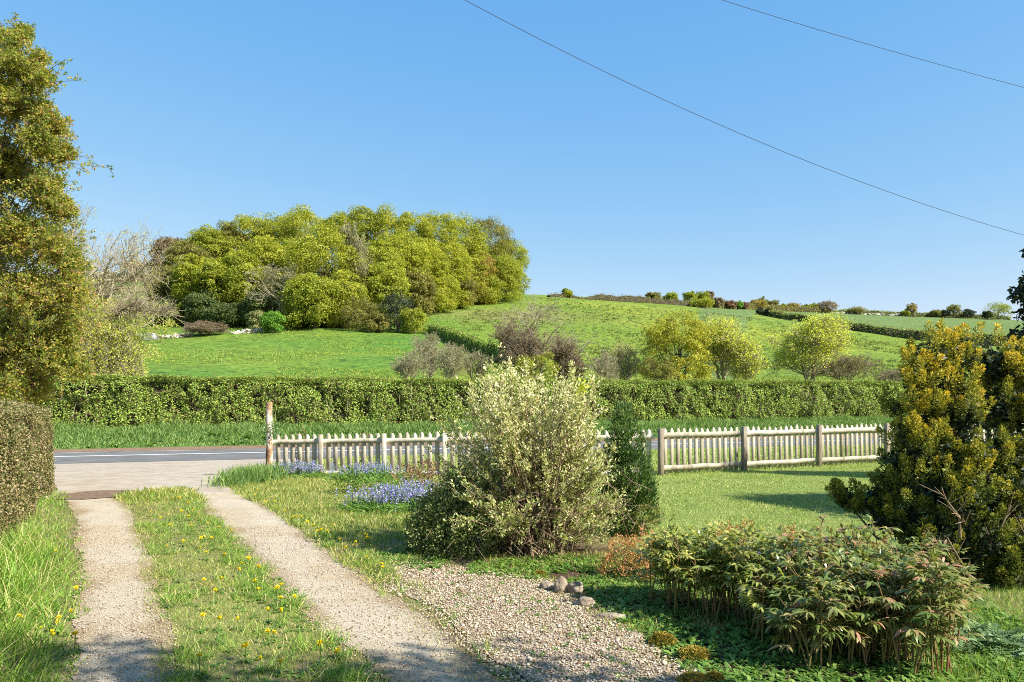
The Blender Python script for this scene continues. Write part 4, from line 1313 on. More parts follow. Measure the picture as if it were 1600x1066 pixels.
hedge_row('field_hedge', 'dark hedge crossing the far field beyond the bare left tree', pline([(60, 300), (150, 300), (245, 305)]), 3.0, 3, .5, 9, M['dark'], bump=.5, seed=26, rag=.3, hvar=.3)
SKY = [
    (886, 457, 16, 275, 'green', 'round green bush on the skyline right of the hilltop wood'),
    (1020, 461, 22, 300, 'olive', 'olive bush on the skyline left of the tall twin trees'),
    (1048, 462, 24, 305, 'green', 'green tree on the skyline left of the tall twin trees'),
    (1078, 457, 22, 315, 'green', 'left of two tall green trees on the hill skyline'),
    (1097, 459, 24, 318, 'green', 'right of two tall green trees on the hill skyline'),
    (1108, 458, 18, 322, 'brown', 'reddish bare tree close right of the twin skyline trees'),
    (1098, 472, 40, 300, 'golden', 'yellow-green bush in front of the twin skyline trees'),
    (1122, 470, 20, 335, 'brown', 'low brown tree right of the twin skyline trees'),
    (1140, 474, 18, 350, 'redshrub', 'dark red tree on the skyline'),
    (1153, 475, 14, 360, 'bright', 'small green tree right of the dark red tree'),
    (1164, 477, 12, 370, 'redshrub', 'small reddish bush on the skyline between green and olive trees'),
    (1181, 473, 32, 400, 'browngold', 'broad olive-brown tree on the skyline'),
    (1192, 468, 16, 420, 'greyleaf', 'pale bare tree poking above the olive-brown skyline tree'),
    (1206, 473, 22, 420, 'olive', 'rounded olive tree right of the pale bare skyline tree'),
    (1224, 480, 12, 430, 'green', 'small green skyline bush in the middle of the far hedge'),
    (1240, 480, 26, 440, 'browngold', 'low brown skyline tree in the middle of the far hedge'),
    (1258, 480, 12, 440, 'green', 'small green skyline tree left of the big pinkish one'),
    (1271, 479, 18, 442, 'green', 'dark green skyline tree touching the pinkish tree'),
    (1292, 475, 32, 440, 'brown', 'wide pinkish-brown tree on the far skyline'),
    (1337, 486, 28, 446, 'olive', 'low olive clump on the skyline right of the pinkish tree'),
    (1423, 478, 18, 448, 'browngold', 'narrow bronze tree on the skyline with a green bush at its foot'),
    (1415, 490, 14, 445, 'green', 'green bush at the foot of the narrow bronze skyline tree'),
    (1462, 489, 22, 450, 'olive', 'low olive tree left of the bluish skyline bush'),
    (1476, 490, 12, 448, 'dark', 'dark bluish bush on the right skyline'),
    (1490, 479, 24, 448, 'olive', 'upright olive tree on the right skyline'),
    (1512, 489, 24, 450, 'dark', 'low dark tree right of the upright olive skyline tree'),
    (1560, 477, 42, 440, 'green', 'large rounded green tree at the right end of the skyline'),
    (1543, 490, 14, 440, 'dark', 'dark bush at the left foot of the large rounded skyline tree'),
    (1187, 487, 10, 300, 'dark', 'left of two dark bushes in the hill pasture'),
    (1199, 488, 10, 300, 'dark', 'right of two dark bushes in the hill pasture'),
    (210, 412, 40, 430, 'browngold', 'bronze tree on the left skyline behind bare twigs'),
    (120, 420, 50, 430, 'olive', 'olive tree on the left skyline behind the spring maple'),
]
for px_, top, wpx, Y_, hue, lab in SKY:
    sd += 1
    H = max(h_of(px_, top - (5 if Y_ != 300 or wpx > 12 else 0), Y_), 2.5)
    leafy_tree('skyline_tree' if 'tree' in lab else 'skyline_bush', lab, gbase(px_, Y_), H, wpx / F * Y_ * 1.15, M[hue], 44, 3200, .52, -H * .05, sd, 'tree' if 'tree' in lab else 'bush', br=.24, trunk_r=.25, jag=.08)

# stone walls
def dry_wall(label, pts, h, size, seed):
    rng = np.random.default_rng(seed)
    line = np.array(pline(pts))
    segl = np.linalg.norm(np.diff(line, axis=0), axis=1)
    cum = np.concatenate([[0], np.cumsum(segl)])
    g = G()
    n = int(cum[-1] / size * (h / size) * 2.4)
    s = rng.uniform(0, cum[-1], n)
    X_, Y_ = np.interp(s, cum, line[:, 0]), np.interp(s, cum, line[:, 1])
    o0 = np.array([line[0, 0], line[0, 1], float(gz(*line[0]))])
    hv = h * (.35 + .9 * fbm(s * .15, s * 0 + seed, 3))
    for i in range(n):
        box(g, np.array([X_[i], Y_[i] + rng.normal(0, .12), float(gz(X_[i], Y_[i])) + rng.random() * hv[i]]) - o0, size * rng.uniform(.7, 1.6), .45, size * rng.uniform(.4, .7), (1, rng.normal(0, .3), rng.normal(0, .12)), rng.random(), bev=.04)
    tag(g.obj('stone_wall', M['wall_stone'], None, loc=tuple(o0)), label, 'wall')


dry_wall('tumbledown pale dry stone wall left of the brown bramble', [(232, 136), (262, 137.5), (300, 140)], .9, .5, 3)
dry_wall('tumbledown pale dry stone wall ending at the bright green bush', [(358, 143), (385, 145.5), (420, 148)], .8, .5, 4)
dry_wall('pale stone wall strip on the far skyline', [(1268, 444), (1300, 446), (1330, 447), (1420, 449)], 1.3, 1.1, 5)
twiggy_tree('bramble', 'low brown bramble growing over the field wall', gbase(328, 141.5), 2.6, 8.5, 777, M['twig_brown'], M['brown'], 6500, .22, cat='bramble', rmin=.02, thick=.4, multi=10, kids=(9, 5, 4, 3), spread=.9)
# livestock pen
pen = thing('sheep_pen', 'grey galvanised pen of hurdles standing at the wall end', 'pen', gbase(226, 133))
g = G()
for (x0, y0, x1, y1) in ((-2.6, 0, 1.2, 0), (1.2, 0, 1.5, 2.0), (-2.6, 0, -2.4, 2.0), (-2.4, 2.0, 1.5, 2.0)):
    A, B, r1 = [], [], []
    for z in (.15, .45, .75, 1.05, 1.25):
        A.append((x0, y0, z)); B.append((x1, y1, z)); r1.append(.035)
    for t in np.linspace(0, 1, 4):
        A.append((x0 + (x1 - x0) * t, y0 + (y1 - y0) * t, 0)); B.append((x0 + (x1 - x0) * t, y0 + (y1 - y0) * t, 1.3)); r1.append(.045)
    segs(g, np.array(A, float), np.array(B, float), np.array(r1), np.array(r1), 4)
g.obj('hurdle', M['metal_pen'], pen)
g = G()
box(g, (1.1, .8, .7), .9, 1.3, 1.3, (1, 0, 0))
box(g, (1.1, .12, 1.15), .75, .06, .25, (1, 0, 0))
g.obj('trough_box', M['metal_pen'], pen)

# foreground maple at the left
rng = np.random.default_rng(91)
mp_base = (-12.2, 16.0, float(gz(-12.2, 16.0)))
root = thing('maple_tree', 'spring maple with green and reddish young leaves filling the left edge', 'tree', mp_base)
LOBES = [(8, 100, 42), (24, 62, 20), (36, 52, 12), (60, 96, 16), (62, 122, 20), (-40, 130, 60), (14, 165, 50), (64, 175, 26), (56, 228, 44), (78, 200, 26), (40, 130, 30), (92, 240, 20),
         (10, 270, 62), (66, 300, 46), (92, 330, 26), (-50, 300, 80), (20, 370, 64), (78, 386, 46), (108, 410, 30), (-40, 440, 80), (34, 462, 66), (96, 470, 52), (112, 452, 22), (100, 520, 34), (30, 540, 66), (84, 560, 44),
         (112, 576, 26), (10, 600, 44), (54, 610, 34), (-60, 560, 80), (-70, 200, 80), (-30, 60, 40), (-150, 150, 70), (-180, 280, 84), (-190, 420, 86), (-160, 540, 80), (-110, 60, 50), (-110, 350, 70)]
g, gt = G(), G()
tk = np.array([0, 0, 0.])
trunk_pts = [(0, 0, -.4), (.1, 0, .8), (.25, .1, 1.8), (.4, .1, 3.0), (.7, .1, 4.4), (1.0, .0, 6.0), (1.3, 0, 7.6)]
tube(gt, trunk_pts, [.24, .2, .17, .15, .12, .08, .04], 8)
gw = G()
for (lx, ly, lr) in LOBES:
    lr = lr * (.9 if lr > 30 else 1.0)
    for dpt in ([15.2, 15.9, 16.7] if lr > 34 else [15.6, 16.2]):
        Yl = dpt + rng.normal(0, .35)
        c0 = W(lx, ly, Yl) - np.array(mp_base)
        R_ = lr / F * Yl
        src = np.array(trunk_pts[min(6, max(2, int(c0[2] / 1.35)))])
        mid = src * .5 + c0 * .5 + rng.normal(0, .12, 3) - np.array([0, 0, .15])
        segs(gt, np.array([src, mid]), np.array([mid, c0]), np.array([.035, .018]), np.array([.018, .008]), 5)
        nt_ = int((3 + 105 * R_) * (.55 if ly < 140 else .72 if lx > 60 else .9))
        dr = nrm(rdir(nt_, rng) + np.array([.35, -.1, .15]))
        tip = c0 + dr * (R_ * (rng.uniform(.35, 1.0, nt_) + (rng.random(nt_) > .6) * rng.uniform(0, .5, nt_)))[:, None]
        inn = c0 + dr * (R_ * rng.uniform(-.1, .3, nt_))[:, None] + rng.normal(0, .06, (nt_, 3))
        segs(gw, inn, tip, np.full(nt_, .006), np.full(nt_, .003), 3)
        ns_ = 7
        t = rng.uniform(.15, 1.05, (nt_, ns_, 1))
        sp0 = inn[:, None] * (1 - t) + tip[:, None] * t
        sp1 = sp0 + nrm(dr[:, None] * .6 + rng.normal(0, .7, (nt_, ns_, 3)) + np.array([0, 0, .2])) * rng.uniform(.05, .2, (nt_, ns_, 1))
        sp0, sp1 = sp0.reshape(-1, 3), sp1.reshape(-1, 3)
        segs(gw, sp0, sp1, np.full(len(sp0), .003), np.full(len(sp0), .002), 3)
        nl_ = 8
        u = rng.uniform(.2, 1.1, (len(sp0), nl_, 1))
        C = (sp0[:, None] * (1 - u) + sp1[:, None] * u + rng.normal(0, .022, (len(sp0), nl_, 3))).reshape(-1, 3)
        rv = np.clip(np.repeat(rng.random(len(sp0)), nl_) * .55 + .45 * rng.random(len(C)), 0, 1)
        leaves(g, C, rng.normal(0, 1, C.shape) + np.array([.2, 0, -.1]), .5, rng.uniform(.03, .068, len(C)), rng.uniform(.022, .045, len(C)), rv, rng)
# thin outer branches with small leaf stars strung along them
SPR = [((30, 90), (22, 48)), ((40, 90), (42, 66)), ((20, 80), (8, 56)), ((56, 110), (58, 80)), ((70, 120), (104, 92)), ((72, 132), (122, 126)), ((66, 140), (92, 112)), ((60, 150), (84, 142)), ((60, 170), (88, 176)), ((66, 190), (104, 188)),
       ((72, 205), (112, 204)), ((70, 226), (112, 226)), ((86, 240), (140, 246)), ((90, 250), (172, 263)), ((92, 262), (140, 270)), ((80, 280), (118, 284)), ((76, 300), (108, 306)), ((86, 318), (116, 330)), ((90, 345), (118, 352)),
       ((92, 376), (128, 372)), ((96, 395), (140, 398)), ((96, 420), (142, 430)), ((98, 440), (146, 452)), ((96, 470), (150, 484)), ((100, 500), (158, 512)), ((98, 530), (160, 544)), ((90, 560), (150, 580)), ((30, 70), (36, 52)), ((0, 80), (-6, 50)), ((60, 96), (76, 92))]
for (x0, y0), (x1, y1) in SPR:
    Yl = 15.7 + rng.normal(0, .3)
    p, q = W(x0 - 14, y0 + 8, Yl) - np.array(mp_base), W(x1, y1, Yl - .2) - np.array(mp_base)
    m_ = (p + q) / 2 + np.array([0, 0, .06]) + rng.normal(0, .04, 3)
    segs(gw, np.array([p, m_]), np.array([m_, q]), np.array([.010, .007]), np.array([.007, .003]), 4)
    for _ in range(int(5 + 10 * np.linalg.norm(q - p))):
        t = rng.uniform(.15, 1.0)
        a_ = p * (1 - t) ** 2 + 2 * m_ * t * (1 - t) + q * t * t
        b_ = a_ + nrm(rng.normal(0, 1, 3) + np.array([.3, 0, .4])) * rng.uniform(.02, .16)
        segs(gw, a_[None], b_[None], np.array([.003]), np.array([.002]), 3)
        C = np.repeat(b_[None], 9, 0) + rng.normal(0, .022, (9, 3))
        leaves(g, C, C - a_, .9, rng.uniform(.03, .065, 9), rng.uniform(.022, .042, 9), np.clip(rng.random() * .7 + .3 * rng.random(9), 0, 1), rng)
g.obj('crown', M['maple'], root)
gt.obj('trunk', M['bark'], root, True)
gw.obj('twigs', M['twig_brown'], root)

# bare ash behind it, with yellow-green thicket below
root = twiggy_tree('ash_tree', 'bare grey-twigged ash reaching right beyond the spring maple', gbase(128, 42), h_of(128, 306, 42), 10.0, 322, M['ash'], M['willow'], 12000, .095, (.03, .55), rmin=.0095, thick=.7, kids=(16, 8, 6, 4), spread=.85, up=.07, wob=.2)
for px_, top, wpx, Y_, tm, lm, nl_, lab in [(110, 450, 130, 41, 'twig', 'willow', 9500, 'yellow-green thicket bush at the foot of the bare ash'), (172, 484, 104, 41.5, 'twig', 'willow', 9500, 'second yellow-green thicket bush under the bare ash branches'),
                                            (34, 500, 90, 41, 'twig_brown', 'green', 5500, 'green thicket bush behind the spring maple'), (196, 545, 44, 42, 'twig', 'greyleaf', 2600, 'low straw-coloured bush at the right of the thicket')]:
    sd += 1
    twiggy_tree('thicket_bush', lab, gbase(px_, Y_), h_of(px_, top, Y_), wpx / F * Y_, sd, M[tm], M[lm], nl_, .11, cat='bush', rmin=.008, thick=.4, multi=7, kids=(9, 6, 4, 3), spread=.7, jitter=.6)
# limb reaching right from the ash
g = G()
P0, P1, P2, P3 = W(140, 500, 42), W(176, 492, 41.5), W(206, 484, 41), W(262, 488, 41)
rng = np.random.default_rng(17)
A, B, ra, rb = [], [], [], []
path = [P0, P1, P2, P3]
for a_, b_, r0, r1 in ((P0, P1, .10, .08), (P1, P2, .08, .055), (P2, P3, .05, .02), (P1, W(216, 470, 41), .05, .02), (W(150, 520, 42), W(178, 548, 41), .06, .04), (W(178, 548, 41), W(196, 580, 41), .04, .02), (P0, W(152, 512, 42), .07, .05)):
    A.append(a_); B.append(b_); ra.append(r0); rb.append(r1)
for _ in range(420):
    i = rng.integers(0, 4)
    a_ = A[i] + (B[i] - A[i]) * rng.random()
    d_ = nrm(np.array([rng.normal(.7, .6), rng.normal(0, .6), rng.normal(.25, .5)]))
    e_ = a_ + d_ * rng.uniform(.3, 1.1)
    A.append(a_); B.append(e_); ra.append(.014); rb.append(.006)
    for __ in range(3):
        m_ = a_ + (e_ - a_) * rng.uniform(.3, 1)
        A.append(m_); B.append(m_ + nrm(d_ + rng.normal(0, .5, 3)) * rng.uniform(.15, .5)); ra.append(.008); rb.append(.005)
segs(g, np.array(A) - np.array(root.location), np.array(B) - np.array(root.location), np.array(ra), np.array(rb), 4)
g.obj('limb', M['ash'], root)


# ------------------------------------------------------------------ garden shrubs
def shrub_root(name, label, cat, px_, Y_):
    b = gbase(px_, Y_)
    return thing(name, label, cat, b), np.array(b)


# pale variegated shrub in the centre
rng = np.random.default_rng(55)
root, b0 = shrub_root('variegated_shrub', 'large airy shrub with cream variegated leaves in the middle of the garden', 'shrub', 838, 7.95)
g, gs = G(), G()
OUT = [(690, 770), (684, 715), (704, 668), (735, 640), (738, 606), (742, 606), (768, 594), (775, 592), (792, 584), (818, 590), (860, 592), (893, 586), (915, 602), (918, 600), (938, 622), (952, 650), (952, 690), (960, 730), (978, 775), (985, 815), (960, 845), (905, 850), (760, 830), (700, 800)]
nst = 260
Ap, Bp, rA, rB = [], [], [], []
tipp, tipd = [], []
for i in range(nst):
    # pick an end point inside the outline, more of them near the rim
    while True:
        k = rng.integers(0, len(OUT))
        f_ = rng.uniform(.25, 1.0) ** .65
        ex = 838 + (OUT[k][0] - 838) * f_ + rng.normal(0, 14)
        ey = 735 + (OUT[k][1] - 735) * f_ + rng.normal(0, 12)
        if 676 < ex < (966 if ey < 770 else 1000) and ey < 852:
            break
    dep = rng.normal(0, .42) * math.sqrt(max(.15, 1 - (f_ * .8) ** 2)) * 1.3
    e = W(ex, ey, 7.95 + dep) - b0
    s0 = np.array([rng.normal(0, .16), rng.normal(0, .14), -.02])
    mid = s0 * .45 + e * .55 + np.array([0, 0, .12 * np.linalg.norm(e[:2])]) + rng.normal(0, .06, 3)
    pts = [s0 * (1 - t) ** 2 + 2 * mid * t * (1 - t) + e * t * t for t in np.linspace(0, 1, 6)]
    for a_, c_, t in zip(pts[:-1], pts[1:], range(5)):
        Ap.append(a_); Bp.append(c_); rA.append(.011 - .0017 * t); rB.append(.011 - .0017 * (t + 1))
    for _ in range(9):
        t = rng.uniform(.38, 1.0)
        p = s0 * (1 - t) ** 2 + 2 * mid * t * (1 - t) + e * t * t
        d = nrm(nrm(e - mid) * .8 + rng.normal(0, .7, 3) + np.array([0, 0, .25]))
        q = p + d * rng.uniform(.06, .22)
        Ap.append(p); Bp.append(q); rA.append(.0035); rB.append(.002)
        tipp.append((p, q))
    tipp.append((pts[-2], pts[-1] + (pts[-1] - pts[-2]) * .5))
for ex, ey in ((797, 568), (821, 568), (893, 570), (736, 604), (925, 592), (764, 590)):
    e = W(ex, ey, 7.9) - b0
    p = W(ex + 4, ey + 60, 7.9) - b0
    Ap.append(p); Bp.append(e); rA.append(.005); rB.append(.003)
    for _ in range(6):
        tipp.append((p + (e - p) * .35, e))
tp = np.array([t[0] for t in tipp]); tq = np.array([t[1] for t in tipp])
nl_ = 16
u = rng.uniform(.1, 1.08, (len(tp), nl_, 1))
C = (tp[:, None] * (1 - u) + tq[:, None] * u + rng.normal(0, .011, (len(tp), nl_, 3))).reshape(-1, 3)
dirs = np.repeat(nrm(tq - tp), nl_, 0)
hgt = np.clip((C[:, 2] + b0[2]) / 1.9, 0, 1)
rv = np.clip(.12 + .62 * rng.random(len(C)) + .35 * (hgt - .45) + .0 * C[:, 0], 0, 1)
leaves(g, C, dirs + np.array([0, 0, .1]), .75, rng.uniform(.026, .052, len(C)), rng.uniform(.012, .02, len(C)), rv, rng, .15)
segs(gs, np.array(Ap), np.array(Bp), np.array(rA), np.array(rB), 5)
# dry inner twigs low down
n = 900
A_ = np.stack([rng.normal(0, .45, n), rng.normal(0, .3, n), rng.uniform(.05, .75, n)], -1)
segs(gs, A_, A_ + rdir(n, rng) * rng.uniform(.08, .28, (n, 1)), np.full(n, .0035), np.full(n, .002), 3)
gs.obj('stems', M['stem'], root)
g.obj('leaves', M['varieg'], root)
C = np.repeat((W(909, 606, 7.8) - b0)[None], 56, 0) + rng.normal(0, .035, (56, 3))
g = G()
leaves(g, C, rdir(56, rng), .5, np.full(56, .05), np.full(56, .03), rng.random(56), rng)
o = g.obj('reverted_sprig', M['willow'], root)


def dome(name, label, cat, px_, Y_, lobes, mat, leafl, leafw, dens, seed, stemmat=None, nst=60, up=.4, jit=.8, vary=None, tuft=0, rfun=None, twigs=0, inner=0):
    """dense shrub from lobes given as (px, py, radius px, depth offset)"""
    rng = np.random.default_rng(seed)
    root, b0 = shrub_root(name, label, cat, px_, Y_)
    g, gs = G(), G()
    for (lx, ly, lr, dy) in lobes:
        Yl = Y_ + dy
        c0 = W(lx, ly, Yl) - b0
        R_ = lr / F * Yl
        n = int(dens * R_ * R_)
        d = rdir(n, rng)
        rr_ = R_ * rng.uniform(.35, 1.1, n) ** .5 * (1 + .22 * (fbm(d[:, 0] * 2.2 + lx, d[:, 1] * 2.2 + d[:, 2] * 2.2, 3) - .5) * 2)
        if tuft:
            # sprays: several leaves share a point and fan out
            nt_ = max(1, n // tuft)
            base = np.repeat(c0 + d[:nt_] * rr_[:nt_, None], tuft, 0)
            dm = np.repeat(nrm(d[:nt_] + np.array([0, 0, up])), tuft, 0)
            C = base + dm * rng.uniform(-.5, 1, (len(base), 1)) * leafl * 1.2 + rng.normal(0, leafl * (.35 + .012 * tuft), base.shape)
            rb_ = np.repeat(rng.random(nt_), tuft)
        else:
            C = c0 + d * rr_[:, None]
            dm = nrm(d + np.array([0, 0, up]))
            rb_ = rng.random(n)
        keep = C[:, 2] > .0
        C, dm, rb_ = C[keep], dm[keep], rb_[keep]
        n = len(C)
        rv = .45 * rb_ + .55 * rng.random(n)
        if rfun is not None:
            rv = rfun(C, c0, R_, rv)
        leaves(g, C, dm, jit, rng.uniform(.7, 1.3, n) * leafl, rng.uniform(.7, 1.3, n) * leafw, np.clip(rv, 0, 1), rng)
        if inner:
            n = int(inner * R_ * R_)
            C = c0 + rdir(n, rng) * (R_ * rng.uniform(.1, .75, n))[:, None]
            C = C[C[:, 2] > 0]
            leaves(g, C, rdir(len(C), rng), .3, np.full(len(C), leafl * 1.6), np.full(len(C), leafw * 1.6), rng.uniform(0, .15, len(C)), rng)
        if stemmat is not None:
            s0 = np.array([rng.normal(0, .08), rng.normal(0, .06), -.02]) + np.array([c0[0] * .25, c0[1] * .25, 0])
            e = c0 + rng.normal(0, R_ * .3, 3)
            m_ = (s0 + e) / 2 + rng.normal(0, .05, 3)
            segs(gs, np.array([s0, m_]), np.array([m_, e]), np.array([.016, .011]), np.array([.011, .005]), 5)
            nt_ = int(twigs * R_ * R_) + 1
            tip = c0 + rdir(nt_, rng) * R_ * .95
            segs(gs, e + (tip - e) * rng.uniform(0, .4, (nt_, 1)), tip, np.full(nt_, .004), np.full(nt_, .002), 3)
    g.obj('leaves', mat, root)
    if stemmat is not None:
        gs.obj('stems', stemmat, root)
    return root


dome('euonymus_shrub', 'low dense dark variegated shrub at the left foot of the pale shrub', 'shrub', 715, 7.9,
     [(700, 800, 44, 0), (664, 828, 30, -.1), (740, 790, 42, .1), (742, 838, 40, -.2), (700, 845, 34, -.2), (770, 826, 34, .1), (670, 800, 26, .2), (716, 764, 30, .2), (655, 850, 20, 0)],
     M['euonymus'], .030, .017, 46000, 61, M['stem'], tuft=5)
dome('dwarf_conifer', 'small dark green upright conifer behind the right side of the pale shrub', 'shrub', 985, 8.9,
     [(972, 648, 13, 0), (976, 672, 20, 0), (980, 700, 26, 0), (984, 735, 31, 0), (988, 770, 34, 0), (990, 806, 34, 0), (978, 838, 30, 0), (962, 714, 20, .1), (960, 770, 22, .1), (1004, 770, 20, -.05)],
     M['yew'], .045, .012, 42000, 62, M['stem'], up=1.3, jit=.35, tuft=8)
dome('heather_shrub', 'small greyish twiggy shrub at the right foot of the dwarf conifer', 'shrub', 1012, 8.6, [(1012, 806, 20, 0), (1010, 832, 20, 0)], M['olive'], .025, .008, 24000, 63, M['stem'], up=.8, tuft=6)


def gold(C, c0, R_, rv):
    out = (C - c0) / R_
    return rv * .62 + .14 + .20 * out[:, 2] + .12 * (C[:, 2] - 1.1)


GOLD_LOBES = [(1452, 560, 34, 0), (1436, 590, 26, -.1), (1498, 552, 34, .1), (1480, 600, 36, 0), (1546, 574, 40, .2), (1590, 570, 36, .1), (1640, 580, 50, .2), (1430, 604, 16, 0),
      (1448, 640, 34, -.1), (1500, 650, 44, -.1), (1560, 640, 48, .1), (1620, 640, 54, 0), (1420, 672, 24, -.2), (1452, 700, 40, -.2), (1510, 712, 48, -.25), (1570, 710, 50, -.1), (1640, 720, 60, 0),
      (1408, 720, 26, 0), (1400, 752, 28, 0), (1440, 760, 40, -.2), (1500, 776, 50, -.35), (1566, 780, 52, -.3), (1636, 800, 60, -.2), (1372, 780, 26, .1), (1346, 788, 20, .1), (1322, 782, 16, .1), (1316, 768, 10, .1), (1380, 812, 26, 0),
      (1420, 820, 34, -.1), (1470, 836, 40, -.35), (1530, 846, 44, -.45), (1590, 860, 48, -.5), (1440, 866, 26, -.2), (1500, 890, 26, -.4), (1570, 900, 34, -.5), (1650, 880, 50, -.4), (1414, 690, 14, 0), (1404, 640, 10, 0)]
rng = np.random.default_rng(64)
root, b0 = shrub_root('golden_conifer', 'big golden-tipped spreading conifer at the right edge', 'shrub', 1530, 6.9)
g, gd, gs = G(), G(), G()
for (lx, ly, lr, dy) in GOLD_LOBES:
    c0 = W(lx, ly, 6.9 + dy) - b0
    R_ = lr / F * (6.9 + dy)
    npl = int(5 + 210 * R_ * R_)
    d = rdir(npl, rng)
    d[:, 1] -= .25
    d = nrm(d)
    ax_ = nrm(d * .55 + np.array([0, 0, 1.0]) + rng.normal(0, .16, (npl, 3)))
    p0 = c0 + d * R_ * rng.uniform(.35, .9, (npl, 1)) - np.array([0, 0, .05])
    Lp = rng.uniform(.12, .27, npl)
    k = 190
    t = rng.uniform(0, 1, (npl, k)) ** .75
    wd_ = (.050 * np.sin(np.clip(t * .80 + .16, 0, 1) * math.pi) + .006) * rng.uniform(.3, 1.0, (npl, k))
    o = rdir(npl * k, rng).reshape(npl, k, 3)
    C = p0[:, None] + ax_[:, None] * (t * Lp[:, None])[..., None] + o * wd_[..., None]
    D = nrm(ax_[:, None] * .8 + o * .75)
    hz_ = np.clip((p0[:, 2:3] + b0[2]) - 1.0, -.9, .9)
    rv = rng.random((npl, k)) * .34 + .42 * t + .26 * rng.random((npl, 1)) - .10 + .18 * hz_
    C, D, rv = C.reshape(-1, 3), D.reshape(-1, 3), np.clip(rv.ravel(), 0, 1)
    kk = C[:, 2] > .02
    n = kk.sum()
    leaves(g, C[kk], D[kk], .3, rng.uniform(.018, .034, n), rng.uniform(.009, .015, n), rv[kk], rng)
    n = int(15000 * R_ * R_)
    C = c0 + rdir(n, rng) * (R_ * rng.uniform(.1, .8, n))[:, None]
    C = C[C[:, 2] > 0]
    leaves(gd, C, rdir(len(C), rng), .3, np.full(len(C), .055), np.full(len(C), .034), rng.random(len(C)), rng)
    s0 = np.array([c0[0] * .3, c0[1] * .3 + rng.normal(0, .05), -.02])
    m_ = (s0 + c0) / 2 + rng.normal(0, .06, 3)
    segs(gs, np.array([s0, m_]), np.array([m_, c0]), np.array([.022, .014]), np.array([.014, .006]), 5)
    segs(gs, np.repeat(c0[None], npl, 0), p0, np.full(npl, .004), np.full(npl, .003), 3)
g.obj('tip_sprays', M['gold_con'], root)
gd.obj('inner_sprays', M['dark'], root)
gs.obj('stems', M['stem'], root)
# bare lower branches of the golden conifer
gcr = bpy.data.objects['golden_conifer']
b0 = np.array(gcr.location)
rng = np.random.default_rng(8)
g = G()
A, B, ra, rb = [], [], [], []
for x0, y0, x1, y1 in ((1560, 930, 1480, 840), (1520, 905, 1450, 830), (1590, 930, 1600, 820), (1500, 840, 1470, 770), (1560, 860, 1580, 790)):
    p0, p1 = W(x0, y0, 6.35) - b0, W(x1, y1, 6.3) - b0
    mid = (p0 + p1) / 2 + rng.normal(0, .04, 3)
    A += [p0, mid]; B += [mid, p1]; ra += [.014, .010]; rb += [.010, .005]
    for _ in range(16):
        s = mid + (p1 - mid) * rng.uniform(-.5, 1)
        A.append(s); B.append(s + nrm((p1 - p0) / np.linalg.norm(p1 - p0) + rng.normal(0, .6, 3)) * rng.uniform(.06, .22)); ra.append(.004); rb.append(.002)
segs(g, np.array(A), np.array(B), np.array(ra), np.array(rb), 5)
g.obj('branches', M['stem'], gcr)

# tall dark conifer just outside the right edge, whose tip shadow crosses the lawn
leafy_tree('dark_conifer', 'broad dark conifer on the lawn beyond the right edge casting the pointed shadow', (9.9, 8.9, 0), 6.0, 7.4, M['dark'], 150, 42000, .11, .0, 401, 'tree', shape=1.95, br=.15, trunk_r=.12)
leafy_tree('dark_conifer', 'narrow dark conifer rising behind the golden conifer at the right edge', gbase(1640, 14.0), 4.9, 2.8, M['dark'], 90, 16000, .10, .1, 403, 'tree', shape=1.9, br=.18, trunk_r=.1)
# tree beside the viewer whose shade falls over the near drive
leafy_tree('garden_tree', 'leafy garden tree beside the viewpoint shading the near drive', (5.0, -.15, 0), 7.8, 4.6, M['green'], 80, 11000, .11, 2.6, 402, 'tree', br=.2, trunk_r=.1)

dome('spirea_shrub', 'orange-leaved spirea between the pale shrub and the peonies', 'shrub', 1000, 6.9, [(972, 868, 28, 0), (1004, 862, 30, -.1), (956, 892, 22, -.1), (1028, 872, 26, -.1), (990, 896, 26, -.2), (1016, 892, 22, -.3)],
     M['spirea'], .022, .012, 34000, 65, M['stem'], up=.8, twigs=400, tuft=5, rfun=lambda C, c0, R_, rv: rv * .7 + .25 * (C[:, 2] - c0[2]) / R_ + .12)
dome('spirea_shrub', 'orange-leaved spirea showing behind the middle peonies', 'shrub', 1150, 6.9, [(1136, 838, 18, 0), (1164, 834, 18, 0), (1150, 852, 22, 0), (1120, 856, 18, 0)], M['spirea'], .022, .012, 34000, 66, M['stem'], up=.8, twigs=400, tuft=5)
dome('spirea_shrub', 'orange-tipped spirea showing behind the right-hand peonies', 'shrub', 1250, 6.8, [(1240, 838, 18, 0), (1262, 848, 18, 0), (1248, 860, 18, 0)], M['spirea'], .022, .012, 34000, 67, M['stem'], up=.8, twigs=400, tuft=5)
dome('red_brown_shrub', 'low red-brown shrub in front of the picket fence', 'shrub', 656, 12.6, [(630, 742, 17, 0), (656, 738, 20, 0), (684, 740, 20, 0), (646, 754, 17, -.2), (676, 756, 17, -.2)], M['redshrub'], .05, .02, 5500, 68, M['stem'], up=.6, twigs=120, tuft=4)
dome('leafy_shrub', 'low green leafy shrub beside the bluebells in front of the picket fence', 'shrub', 560, 12.9, [(540, 752, 17, 0), (562, 758, 18, 0), (548, 772, 16, -.1), (590, 748, 15, .3)], M['weed'], .06, .022, 6500, 69, M['stem'], up=.6, tuft=4)
for px_, lab in ((466, 'reddish climber on the picket fence nearest the flaking post'), (566, 'reddish climber on the picket fence beside the second bluebells')):
    dome('fence_climber', lab, 'climber', px_, 16.72, [(px_ - 4, 700, 7, 0), (px_ + 4, 686, 9, 0), (px_, 712, 6, 0), (px_ + 7, 676, 6, 0)], M['redshrub'], .05, .03, 1700, 70 + px_, M['stem'], twigs=120)


